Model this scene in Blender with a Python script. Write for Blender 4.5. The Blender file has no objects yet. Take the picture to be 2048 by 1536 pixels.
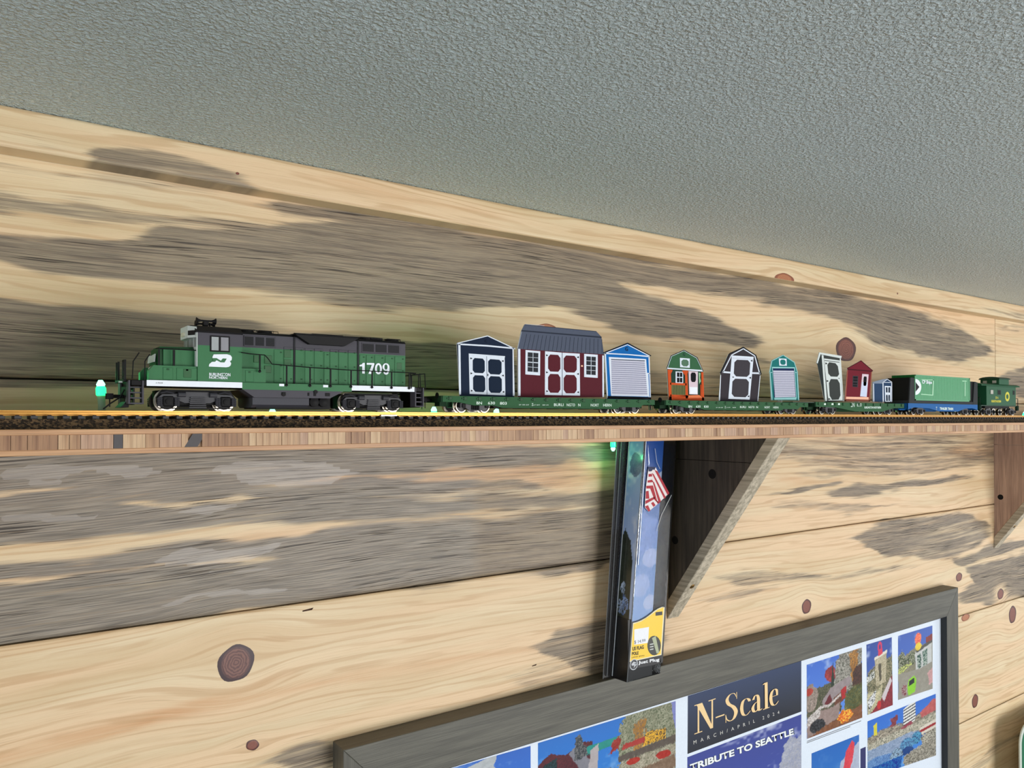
import bpy, bmesh, math, random
import numpy as np
from mathutils import Vector, Matrix
random.seed(7); rng = np.random.RandomState(7)
S = bpy.context.scene
COL = S.collection
# ---------------------------------------------------------------- camera, light, exposure
# All lengths below are millimetres measured from the lens: X along the wall, Y towards the wall, Z up.
EYE = 2.24                     # lens height above the floor in metres, close under the ceiling
F = 1538.0; YAW = math.radians(35.38); PITCH = math.radians(0.73)
SH = 69.0 - F*math.tan(PITCH)
cam = bpy.data.cameras.new('camera'); camo = bpy.data.objects.new('camera', cam); COL.objects.link(camo)
cam.sensor_width = 36.0; cam.lens = 36.0*F/2048.0; cam.shift_y = SH/2048.0
cam.clip_start = 0.02; cam.clip_end = 30
camo.location = (0, 0, EYE); camo.rotation_euler = (math.radians(90)+PITCH, 0, -YAW)
S.camera = camo
S.view_settings.view_transform = 'Standard'; S.view_settings.look = 'None'
S.view_settings.gamma = 1; S.view_settings.use_curve_mapping = False
S.view_settings.exposure = 0.0
W = bpy.data.worlds.new('world'); S.world = W; W.use_nodes = True
W.node_tree.nodes['Background'].inputs[0].default_value = (0.90, 0.97, 1.0, 1)
W.node_tree.nodes['Background'].inputs[1].default_value = 0.22
def area(name, loc, target, sx, sy, power, col):
    l = bpy.data.lights.new(name, 'AREA'); l.shape = 'RECTANGLE'; l.size = sx; l.size_y = sy
    l.energy = power; l.color = col
    o = bpy.data.objects.new(name, l); COL.objects.link(o); o.location = loc
    d = Vector(target)-Vector(loc); o.rotation_euler = d.to_track_quat('-Z', 'Y').to_euler()
    return o
# daylight windows of the room: behind the photographer to the right and lower than the shelf
area('window_light', (1.9, -2.6, 1.62), (0.7, 0.6, 2.1), 2.6, 1.1, 93, (1.0, 0.985, 0.965))
area('window_light_left', (-2.6, -1.3, 1.75), (0.6, 0.55, 2.2), 1.2, 1.0, 34, (0.97, 0.99, 1.0))
area('window_light_side', (4.6, -1.2, 1.7), (1.4, 0.6, 2.1), 1.6, 1.1, 15, (0.95, 0.98, 1.0))

# ---------------------------------------------------------------- helpers
cy, sy_ = math.cos(YAW), math.sin(YAW); cp, sp = math.cos(PITCH), math.sin(PITCH)
def ray(px, py):
    a = (px-1024)/F; b = (768-py+SH)/F
    yf = cp - b*sp; zf = sp + b*cp           # forward / up after pitch
    return (a*cy + yf*sy_, -a*sy_ + yf*cy, zf)
def P(px, py, d):
    r = ray(px, py); t = d/r[1]
    return (r[0]*t, r[2]*t)                  # X, Z on the plane Y=d
def UX(px, d, py=800): return P(px, py, d)[0]
def HZ(px, py, d): return P(px, py, d)[1]
def proj(X, Y, Z):                           # numpy arrays, mm -> px
    xc = X*cy - Y*sy_; yf0 = X*sy_ + Y*cy
    zf = yf0*cp + Z*sp; up = -yf0*sp + Z*cp
    return 1024 + F*xc/zf, 768 + SH - F*up/zf
def lin(c):
    out = []
    for v in c[:3]:
        v /= 255.0
        out.append(v/12.92 if v <= 0.04045 else ((v+0.055)/1.055)**2.4)
    return tuple(out)
MATS = {}
def mat(name, rgb, rough=0.5, metal=0.0, var=0.06, scale=400, bump=0.0, emis=None, es=0, spec=0.5, alpha=None, trans=0, coat=0):
    if name in MATS: return MATS[name]
    m = bpy.data.materials.new(name); m.use_nodes = True; nt = m.node_tree; b = nt.nodes['Principled BSDF']
    c = lin(rgb)
    b.inputs['Roughness'].default_value = rough; b.inputs['Metallic'].default_value = metal
    b.inputs['Specular IOR Level'].default_value = spec
    b.inputs['Coat Weight'].default_value = coat
    tc = nt.nodes.new('ShaderNodeTexCoord'); n = nt.nodes.new('ShaderNodeTexNoise'); n.inputs['Scale'].default_value = scale
    n.inputs['Detail'].default_value = 3
    nt.links.new(tc.outputs['Object'], n.inputs['Vector'])
    mx = nt.nodes.new('ShaderNodeMix'); mx.data_type = 'RGBA'
    mx.inputs[6].default_value = tuple(v*(1-var) for v in c)+(1,)
    mx.inputs[7].default_value = tuple(min(1, v*(1+var)) for v in c)+(1,)
    nt.links.new(n.outputs[0], mx.inputs[0]); nt.links.new(mx.outputs[2], b.inputs['Base Color'])
    if bump:
        bp = nt.nodes.new('ShaderNodeBump'); bp.inputs['Strength'].default_value = bump; bp.inputs['Distance'].default_value = 0.0004
        nt.links.new(n.outputs[0], bp.inputs['Height']); nt.links.new(bp.outputs[0], b.inputs['Normal'])
    if emis:
        b.inputs['Emission Color'].default_value = lin(emis)+(1,); b.inputs['Emission Strength'].default_value = es
    if trans: b.inputs['Transmission Weight'].default_value = trans
    if alpha is not None: b.inputs['Alpha'].default_value = alpha
    MATS[name] = m; return m
ORG = {}                                     # object -> world origin in mm
def oset(o, org, parent):
    ORG[o.name] = org
    if parent is not None:
        po = ORG[parent.name]; o.parent = parent
        o.location = tuple((org[i]-po[i])/1000 for i in range(3))
    else:
        o.location = (org[0]/1000, org[1]/1000, org[2]/1000+EYE)
    COL.objects.link(o)
def tag(o, label=None, cat=None, group=None, kind=None):
    if label: o['label'] = label
    if cat: o['category'] = cat
    if group: o['group'] = group
    if kind: o['kind'] = kind
    return o
def thing(name, org, label, cat, group=None, kind=None):
    o = bpy.data.objects.new(name, None); o.empty_display_size = 0.01
    oset(o, org, None); return tag(o, label, cat, group, kind)
def orgof(parent, org):
    if org is not None: return org
    return ORG[parent.name] if parent is not None else (0, 0, 0)
class MB:
    def __init__(s): s.bm = bmesh.new()
    def box(s, x0, x1, y0, y1, z0, z1, bev=0):
        vs = [s.bm.verts.new((x, y, z)) for x in (x0, x1) for y in (y0, y1) for z in (z0, z1)]
        fs = []
        for f in ((0,1,3,2),(4,6,7,5),(0,4,5,1),(2,3,7,6),(0,2,6,4),(1,5,7,3)): fs.append(s.bm.faces.new([vs[i] for i in f]))
        if bev:
            es = {e for f in fs for e in f.edges}
            bmesh.ops.bevel(s.bm, geom=list(es), offset=bev, segments=1, affect='EDGES')
        return s
    def hexa(s, pts):                        # 8 points: bottom 4 then top 4
        vs = [s.bm.verts.new(p) for p in pts]
        for f in ((3,2,1,0),(4,5,6,7),(0,1,5,4),(1,2,6,5),(2,3,7,6),(3,0,4,7)): s.bm.faces.new([vs[i] for i in f])
        return s
    def prism(s, pts, ax, a0, a1):           # closed outline pts extruded along axis ax (0 x,1 y,2 z)
        def mk(p, a):
            if ax == 0: return (a, p[0], p[1])
            if ax == 1: return (p[0], a, p[1])
            return (p[0], p[1], a)
        A = [s.bm.verts.new(mk(p, a0)) for p in pts]; B = [s.bm.verts.new(mk(p, a1)) for p in pts]
        s.bm.faces.new(A); s.bm.faces.new(list(reversed(B)))
        n = len(pts)
        for i in range(n): s.bm.faces.new((A[i], B[i], B[(i+1)%n], A[(i+1)%n]))
        return s
    def cyl(s, c, r, ax, h, n=16, r2=None):  # centre of one cap c, along axis ax for h
        r2 = r if r2 is None else r2
        def mk(a, rr, k):
            v = [rr*math.cos(a), rr*math.sin(a)]; p = list(c)
            o = [i for i in range(3) if i != ax]
            p[o[0]] += v[0]; p[o[1]] += v[1]; p[ax] += k; return p
        A = [s.bm.verts.new(mk(2*math.pi*i/n, r, 0)) for i in range(n)]
        B = [s.bm.verts.new(mk(2*math.pi*i/n, r2, h)) for i in range(n)]
        s.bm.faces.new(A); s.bm.faces.new(list(reversed(B)))
        for i in range(n): s.bm.faces.new((A[i], A[(i+1)%n], B[(i+1)%n], B[i]))
        return s
    def lathe(s, c, prof, ax, n=20):         # prof: (radius, offset along axis)
        rings = []
        o = [i for i in range(3) if i != ax]
        for r, k in prof:
            ring = []
            for i in range(n):
                p = list(c); a = 2*math.pi*i/n
                p[o[0]] += r*math.cos(a); p[o[1]] += r*math.sin(a); p[ax] += k
                ring.append(s.bm.verts.new(p))
            rings.append(ring)
        for a, b in zip(rings, rings[1:]):
            for i in range(n): s.bm.faces.new((a[i], a[(i+1)%n], b[(i+1)%n], b[i]))
        s.bm.faces.new(rings[0]); s.bm.faces.new(list(reversed(rings[-1])))
        return s
    def tube(s, pts, r, n=6):
        pts = [Vector(p) for p in pts]; rings = []
        for i, p in enumerate(pts):
            t = (pts[min(i+1, len(pts)-1)]-pts[max(i-1, 0)]).normalized()
            a = t.cross(Vector((0, 0, 1)))
            if a.length < 0.05: a = t.cross(Vector((0, 1, 0)))
            a.normalize(); b = t.cross(a)
            rings.append([s.bm.verts.new(p + r*(math.cos(2*math.pi*k/n)*a + math.sin(2*math.pi*k/n)*b)) for k in range(n)])
        for A, B in zip(rings, rings[1:]):
            for k in range(n): s.bm.faces.new((A[k], A[(k+1)%n], B[(k+1)%n], B[k]))
        s.bm.faces.new(rings[0]); s.bm.faces.new(list(reversed(rings[-1])))
        return s
    def ppoly(s, pts, d, t=0.3):             # outline given by sight lines on plane Y=d, thickness t behind
        q = [P(x, y, d) for x, y in pts]
        return s.prism(q, 1, d, d+t)
    def build(s, name, m, parent=None, org=None, smooth=False):
        org = orgof(parent, org)
        bmesh.ops.recalc_face_normals(s.bm, faces=s.bm.faces)
        for v in s.bm.verts: v.co = Vector(((v.co.x-org[0])/1000, (v.co.y-org[1])/1000, (v.co.z-org[2])/1000))
        me = bpy.data.meshes.new(name); s.bm.to_mesh(me); s.bm.free()
        if m: me.materials.append(m)
        if smooth:
            for p in me.polygons: p.use_smooth = True
            me.set_sharp_from_angle(angle=math.radians(40))
        o = bpy.data.objects.new(name, me); oset(o, org, parent); return o
def dup(src, name, org, parent):
    o = bpy.data.objects.new(name, src.data); oset(o, org, parent); return o
def octo(q, k=0.22):                         # quad (tl,tr,br,bl) -> chamfered outline
    out = []
    for i in range(4):
        a = q[i-1]; b = q[i]; c = q[(i+1) % 4]
        out.append((b[0]+(a[0]-b[0])*k, b[1]+(a[1]-b[1])*k)); out.append((b[0]+(c[0]-b[0])*k, b[1]+(c[1]-b[1])*k))
    return out
def rect(x0, y0, x1, y1, dy=0):              # sight-line rectangle whose right side is dy lower
    return [(x0, y0), (x1, y0+dy), (x1, y1+dy), (x0, y1)]
def bilin(q, u, v):                          # q: bl,br,tr,tl
    return tuple((1-u)*(1-v)*q[0][i]+u*(1-v)*q[1][i]+u*v*q[2][i]+(1-u)*v*q[3][i] for i in range(2))
FONTC = {}
def text(st, quad, d, m, parent, name='lettering', bold=0.0, t=0.12, pad=0.0, mono=None):
    """quad: sight-line corners bl,br,tr,tl of the inked box; text lies on plane Y=d"""
    cu = bpy.data.curves.new('t', 'FONT'); cu.body = st; cu.size = 1; cu.offset = bold; cu.extrude = 0
    cu.resolution_u = 3
    if mono: cu.space_character = mono
    to = bpy.data.objects.new('t', cu); COL.objects.link(to)
    dg = bpy.context.evaluated_depsgraph_get(); me = bpy.data.meshes.new_from_object(to.evaluated_get(dg))
    bpy.data.objects.remove(to); bpy.data.curves.remove(cu)
    n = len(me.vertices); co = np.empty(n*3); me.vertices.foreach_get('co', co); co = co.reshape(-1, 3)
    x0, y0 = co[:, 0].min(), co[:, 1].min(); x1, y1 = co[:, 0].max(), co[:, 1].max()
    Q = [P(x, y, d) for x, y in quad]; org = orgof(parent, None)
    for i in range(n):
        u = -pad+(1+2*pad)*(co[i, 0]-x0)/(x1-x0); v = -pad+(1+2*pad)*(co[i, 1]-y0)/(y1-y0)
        X, Z = bilin(Q, u, v)
        co[i] = ((X-org[0])/1000, (d-org[1])/1000, (Z-org[2])/1000)
    me.vertices.foreach_set('co', co.ravel()); me.name = name
    me.materials.clear(); me.materials.append(m); me.update()
    o = bpy.data.objects.new(name, me); oset(o, org, parent); return o
def bent(st, *a, **k): return text(st, *a, **k)

# generic wood with grain along one axis (object space)
def wood(name, c1, c2, axis=0, rough=0.5, gs=1.0, bump=0.25, dark=None, streak=0.0):
    if name in MATS: return MATS[name]
    m = bpy.data.materials.new(name); m.use_nodes = True; nt = m.node_tree; b = nt.nodes['Principled BSDF']; L = nt.links
    tc = nt.nodes.new('ShaderNodeTexCoord')
    def nz(sl, sc, det=4):
        mp = nt.nodes.new('ShaderNodeMapping'); s3 = [sc, sc, sc]; s3[axis] = sl; mp.inputs['Scale'].default_value = s3
        n = nt.nodes.new('ShaderNodeTexNoise'); n.inputs['Scale'].default_value = 1; n.inputs['Detail'].default_value = det
        L.new(tc.outputs['Object'], mp.inputs[0]); L.new(mp.outputs[0], n.inputs['Vector']); return n.outputs[0]
    a = nz(14*gs, 260*gs); f = nz(30*gs, 1300*gs, 2)
    mx = nt.nodes.new('ShaderNodeMix'); mx.data_type = 'RGBA'
    mx.inputs[6].default_value = lin(c1)+(1,); mx.inputs[7].default_value = lin(c2)+(1,)
    r = nt.nodes.new('ShaderNodeMapRange'); r.inputs[1].default_value = 0.35; r.inputs[2].default_value = 0.65
    L.new(a, r.inputs[0]); L.new(r.outputs[0], mx.inputs[0])
    m2 = nt.nodes.new('ShaderNodeMix'); m2.data_type = 'RGBA'; m2.blend_type = 'MULTIPLY'; m2.inputs[0].default_value = 1
    r2 = nt.nodes.new('ShaderNodeMapRange'); r2.inputs[1].default_value = 0.3; r2.inputs[2].default_value = 0.6; r2.inputs[3].default_value = 0.72-streak; r2.inputs[4].default_value = 1.0
    L.new(f, r2.inputs[0]); L.new(mx.outputs[2], m2.inputs[6])
    cb = nt.nodes.new('ShaderNodeCombineColor'); [L.new(r2.outputs[0], cb.inputs[i]) for i in range(3)]
    L.new(cb.outputs[0], m2.inputs[7]); L.new(m2.outputs[2], b.inputs['Base Color'])
    b.inputs['Roughness'].default_value = rough
    bp = nt.nodes.new('ShaderNodeBump'); bp.inputs['Strength'].default_value = bump; bp.inputs['Distance'].default_value = 0.0003
    L.new(f, bp.inputs['Height']); L.new(bp.outputs[0], b.inputs['Normal'])
    MATS[name] = m; return m
# ---------------------------------------------------------------- the wall of blue-stained pine planks
D = 607.0
SEAM = [201.0, 26.6, -149.0, -324.5, -500.0, -676.0]
def plank_mat():
    m = bpy.data.materials.new('stained pine'); m.use_nodes = True; nt = m.node_tree; b = nt.nodes['Principled BSDF']; L = nt.links
    def N(t, **k):
        n = nt.nodes.new(t)
        for a, v in k.items(): setattr(n, a, v)
        return n
    def math_(op, a, b_=None, clamp=False):
        n = N('ShaderNodeMath', operation=op); n.use_clamp = clamp
        for i, v in enumerate((a, b_)):
            if v is None: continue
            if isinstance(v, (int, float)): n.inputs[i].default_value = v
            else: L.new(v, n.inputs[i])
        return n.outputs[0]
    def rng_(v, a0, a1, b0=0.0, b1=1.0, smooth=True):
        n = N('ShaderNodeMapRange'); n.interpolation_type = 'SMOOTHSTEP' if smooth else 'LINEAR'
        n.inputs[1].default_value = a0; n.inputs[2].default_value = a1; n.inputs[3].default_value = b0; n.inputs[4].default_value = b1
        L.new(v, n.inputs[0]); return n.outputs[0]
    uv = N('ShaderNodeUVMap'); uv.uv_map = 'grain'
    def nz(su, sv, det=3, off=0.0, rough=0.55, w=0):
        mp = N('ShaderNodeMapping'); mp.inputs['Scale'].default_value = (su, sv, 1); mp.inputs['Location'].default_value = (off, off*1.7, 0)
        n = N('ShaderNodeTexNoise'); n.inputs['Scale'].default_value = 1; n.inputs['Detail'].default_value = det; n.inputs['Roughness'].default_value = rough
        n.inputs['Distortion'].default_value = w
        L.new(uv.outputs[0], mp.inputs[0]); L.new(mp.outputs[0], n.inputs['Vector']); return n.outputs[0]
    def at(nm):
        n = N('ShaderNodeAttribute'); n.attribute_name = nm; return n.outputs['Fac']
    def mix(f, a, c, blend='MIX'):
        n = N('ShaderNodeMix'); n.data_type = 'RGBA'; n.blend_type = blend
        if isinstance(f, (int, float)): n.inputs[0].default_value = f
        else: L.new(f, n.inputs[0])
        for i, v in ((6, a), (7, c)):
            if isinstance(v, tuple): n.inputs[i].default_value = lin(v)+(1,)
            else: L.new(v, n.inputs[i])
        return n.outputs[2]
    st, wm, gl = at('st'), at('wm'), at('gl')
    fine = nz(2.2, 120, 3); med = nz(1.0, 24, 4, 3.1); low = nz(0.35, 4.5, 3, 9.3); hair = nz(5, 230, 2, 5.5)
    strk = nz(.45, 11, 4, 61); wide = nz(.22, 3.2, 2, 71)
    # clear sapwood
    base = mix(rng_(low, .35, .65), (226, 206, 170), (214, 188, 148))
    base = mix(rng_(wide, .4, .62), base, (228, 198, 160))
    base = mix(math_('MULTIPLY', wm, rng_(med, .2, .6, .3, 1), True), base, (206, 158, 112))
    base = mix(rng_(med, .5, .72, 0, .3), base, (206, 170, 128))
    # growth rings
    sx = N('ShaderNodeSeparateXYZ'); L.new(uv.outputs[0], sx.inputs[0])
    ph = math_('ADD', math_('MULTIPLY', sx.outputs[1], 80.0), math_('MULTIPLY', low, 30.0))
    rg = rng_(math_('SINE', ph), .2, 1.0)
    rg = math_('MULTIPLY', rg, rng_(nz(.6, 8, 2, 17), .3, .6, .05, .5))
    base = mix(rg, base, (190, 152, 108))
    base = mix(rng_(fine, .5, .78, 0, .35), base, (188, 156, 116))
    # blue stain, patchy and streaked along the grain
    s = math_('MULTIPLY', st, math_('ADD', .78, math_('MULTIPLY', rng_(strk, .34, .62), .42)))
    s = math_('ADD', s, math_('MULTIPLY', math_('SUBTRACT', med, .5), .75))
    s = math_('ADD', s, math_('MULTIPLY', math_('SUBTRACT', fine, .5), .8))
    s = math_('ADD', s, math_('MULTIPLY', math_('SUBTRACT', wide, .5), .35))
    sm = math_('MULTIPLY', rng_(s, .10, .78), rng_(hair, .3, .7, 1.0, .86))
    grey = mix(rng_(low, .3, .7), (116, 104, 90), (136, 124, 106))
    grey = mix(rng_(med, .42, .62, 0, .8), grey, (88, 78, 70))
    grey = mix(rng_(fine, .45, .66, 0, .65), grey, (164, 148, 124))
    grey = mix(rng_(hair, .52, .7, 0, .4), grey, (66, 58, 52))
    cool = at('cool'); grey = mix(math_('MULTIPLY', cool, .8), grey, mix(rng_(fine, .35, .7), (98, 95, 90), (152, 146, 136)))
    col = mix(sm, base, grey)
    # dark checks in the stained wood
    ck = math_('MULTIPLY', rng_(nz(1.5, 95, 2, 31, .5), .57, .63), rng_(nz(.5, 6, 1, 41), .40, .58))
    ck = math_('MULTIPLY', ck, rng_(sm, .2, .7))
    col = mix(math_('MULTIPLY', ck, .85), col, (40, 32, 28))
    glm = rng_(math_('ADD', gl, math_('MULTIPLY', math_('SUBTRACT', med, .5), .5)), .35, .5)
    col = mix(math_('MULTIPLY', glm, .38), col, (176, 170, 164))  # sheen of the glossy patches is mixed in as a paler colour
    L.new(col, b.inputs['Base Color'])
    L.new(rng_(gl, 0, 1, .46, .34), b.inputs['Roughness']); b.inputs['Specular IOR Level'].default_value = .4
    bp = N('ShaderNodeBump'); bp.inputs['Strength'].default_value = .35; bp.inputs['Distance'].default_value = .0005
    L.new(math_('SUBTRACT', fine, math_('MULTIPLY', ck, 1.5)), bp.inputs['Height']); L.new(bp.outputs[0], b.inputs['Normal'])
    return m
PM = plank_mat()
# knots: px, py, rx, ry, colour set, tilt
KN = [(472, 1326, 35, 38, 0), (505, 1490, 13, 11, 1), (1613, 1213, 9, 15, 1), (1918, 1154, 6, 9, 1), (2001, 1188, 6, 11, 1),
      (1692, 699, 19, 25, 1), (1931, 1235, 8, 7, 2), (2025, 1229, 7, 18, 1), (1950, 1402, 6, 14, 1), (1093, 657, 19, 10, 2)]
KM = []
for kx, ky, rx, ry, ks in KN:
    c = P(kx, ky, D); a = P(kx+rx, ky, D); bb = P(kx, ky+ry, D)
    KM.append((c[0], c[1], abs(a[0]-c[0]), abs(bb[1]-c[1]), ks))
# stain regions given by their outline along the wall: (px, ytop, ybottom)
def R(s, f, pts, typ='st'): return (s, f, np.array(pts, float), typ)
REG = [
 R(.95, 9, [(-300,440,505),(0,462,522),(200,474,542),(330,466,556),(450,458,572),(600,450,590),(750,440,612),(900,455,630),(1000,478,622),(1100,500,613),(1200,545,640),(1300,590,672),(1400,625,682),(1480,660,690),(1540,682,690)]),
 R(.82, 12, [(500,405,412),(560,395,430),(700,415,450),(850,440,475),(1000,465,505),(1200,495,560),(1300,515,565),(1400,535,585),(1500,555,602),(1600,570,622),(1680,585,645),(1750,605,690),(1850,630,715),(1985,670,735)]),
 R(.55, 9, [(-300,350,390),(0,385,428),(150,400,440),(300,425,455),(450,440,470),(600,455,470)]),
 R(.85, 8, [(-300,560,765),(0,590,770),(200,608,775),(400,635,780),(600,668,785),(800,690,790),(950,700,790),(1050,735,795),(1150,770,795)]),
 R(.42, 12, [(1000,700,800),(1300,735,805),(1500,745,810),(1700,790,815)]),
 R(.30, 6, [(-300,300,310),(0,325,345),(250,352,372),(450,385,395)]),
 R(.5, 7, [(1330,700,712),(1450,712,722),(1600,728,736)]), R(.4, 6, [(1450,745,757),(1700,760,768)]),
 R(.4, 6, [(1550,642,650),(1650,655,668),(1700,668,672)]),
 R(.72, 7, [(1992,724,800),(2048,730,800),(2300,740,805)]), R(.35, 7, [(1992,640,660),(2300,690,700)]),
 # below the shelf, left
 R(.92, 9, [(-300,890,1340),(0,905,1300),(300,900,1260),(600,890,1210),(900,880,1165),(1060,875,1145),(1215,870,1125),(1300,870,1110)]),
 R(-.75, 6, [(-200,984,994),(0,984,993),(160,981,988)]), R(-.75, 5, [(230,1003,1013),(350,998,1012),(480,992,1002),(600,988,992)]),
 R(-.85, 8, [(-200,1085,1135),(0,1085,1132),(150,1082,1118),(300,1075,1102),(450,1055,1080),(600,1043,1064),(700,1036,1046)]),
 R(-.75, 7, [(-200,1150,1190),(0,1148,1172),(150,1136,1150),(300,1122,1136),(450,1108,1126),(560,1100,1110)]),
 R(-.7, 6, [(480,960,970),(600,953,963),(750,946,958),(900,935,960),(1100,925,975),(1215,915,985),(1300,915,985)]),
 R(-.5, 6, [(700,995,1005),(900,985,1000),(1200,972,984)]), R(-.55, 7, [(600,1038,1066),(750,1032,1050),(900,1022,1036),(1000,1016,1040),(1120,1008,1025),(1215,1006,1020)]),
 R(-.6, 5, [(900,882,892),(1215,876,893)]),
 R(.6, 8, [(600,945,960),(700,962,975),(900,955,970),(1020,960,972)]),
 R(1.0, 6, [(800,905,925),(1000,902,922),(1250,900,915)], 'cool'), R(1.0, 25, [(-300,890,1340),(0,890,1300),(300,890,1260),(600,890,1210),(800,880,1180),(950,890,1150)], 'cool'),
 R(.8, 9, [(600,950,968),(900,930,960),(1215,920,980)], 'wm'),
 # glossy finish patches, their lighter sheen painted into the plank colour
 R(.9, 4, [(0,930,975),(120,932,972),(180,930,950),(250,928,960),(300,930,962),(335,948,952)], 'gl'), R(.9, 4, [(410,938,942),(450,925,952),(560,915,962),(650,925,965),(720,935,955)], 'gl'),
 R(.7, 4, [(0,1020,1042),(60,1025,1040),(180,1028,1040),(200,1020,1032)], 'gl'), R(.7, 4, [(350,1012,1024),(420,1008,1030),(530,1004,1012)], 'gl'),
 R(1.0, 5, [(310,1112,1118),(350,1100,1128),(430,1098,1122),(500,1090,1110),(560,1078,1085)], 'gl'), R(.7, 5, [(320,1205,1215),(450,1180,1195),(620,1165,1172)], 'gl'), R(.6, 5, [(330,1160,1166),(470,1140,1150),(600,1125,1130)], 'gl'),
 # below the shelf, right of the bracket
 R(.5, 12, [(1330,870,905),(1560,875,925),(1700,868,945),(1850,862,950),(1985,860,930),(2300,855,900)]),
 R(.95, 5, [(1530,982,990),(1600,972,984),(1660,964,974),(1700,962,966)]), R(.75, 6, [(1650,975,1000),(1750,965,988),(1850,955,972),(1960,950,955)]),
 R(.4, 6, [(1500,1000,1010),(1600,1000,1018),(1700,1010,1025),(1800,1005,1015)]), R(.45, 5, [(1580,940,952),(1700,940,954),(1850,945,952)]),
 R(.9, 12, [(1895,885,925),(1985,880,930)], 'wm'), R(.7, 10, [(1550,945,965),(1640,955,965)], 'wm'),
 # third plank
 R(.6, 6, [(780,1168,1190),(950,1140,1165),(1100,1125,1150),(1250,1112,1130)]), R(.65, 7, [(1045,1288,1300),(1120,1262,1325),(1210,1240,1370),(1330,1230,1330)]), R(.3, 7, [(1000,1350,1380),(1210,1290,1370)]),
 R(.6, 8, [(500,1515,1540),(600,1485,1540),(700,1470,1560)]),
 R(.75, 10, [(-200,1560,1600),(0,1508,1528),(239,1448,1468),(410,1408,1424),(700,1344,1356),(886,1310,1322),(1140,1285,1296)], 'wm'), R(.6, 9, [(100,1475,1485),(350,1420,1430),(600,1330,1345)], 'wm'),
 R(.66, 8, [(1700,1060,1085),(1750,1040,1110),(1850,1030,1118),(1985,1010,1110)]), R(.85, 8, [(1900,1110,1125),(1985,1088,1200),(2048,1075,1195),(2300,1040,1160)]),
 R(-.7, 5, [(1900,1140,1150),(1985,1112,1122),(2048,1092,1104),(2200,1060,1070)]),
 R(.5, 8, [(1420,1130,1180),(1600,1145,1165),(1700,1140,1150)]), R(.4, 6, [(1380,1195,1215),(1500,1180,1195),(1580,1160,1170)]), R(.4, 7, [(1600,1170,1180),(1750,1130,1150),(1850,1125,1140)]),
 R(.75, 7, [(1912,1160,1230),(2000,1140,1205),(2200,1100,1150)]),
 R(.35, 7, [(1912,1560,1600),(2000,1480,1500),(2100,1430,1440)]),
]
wall = tag(bpy.data.objects.new('wall_back', None), 'pine plank wall with grey-blue streaks and dark knots', 'wall', kind='structure')
oset(wall, (0, D, 0), None)
bk = MB(); bk.box(-600, 2500, D+9, D+14, -2240, SEAM[0]); bk.build('backing', mat('dark backing', (30, 22, 16), .9), wall)
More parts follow.
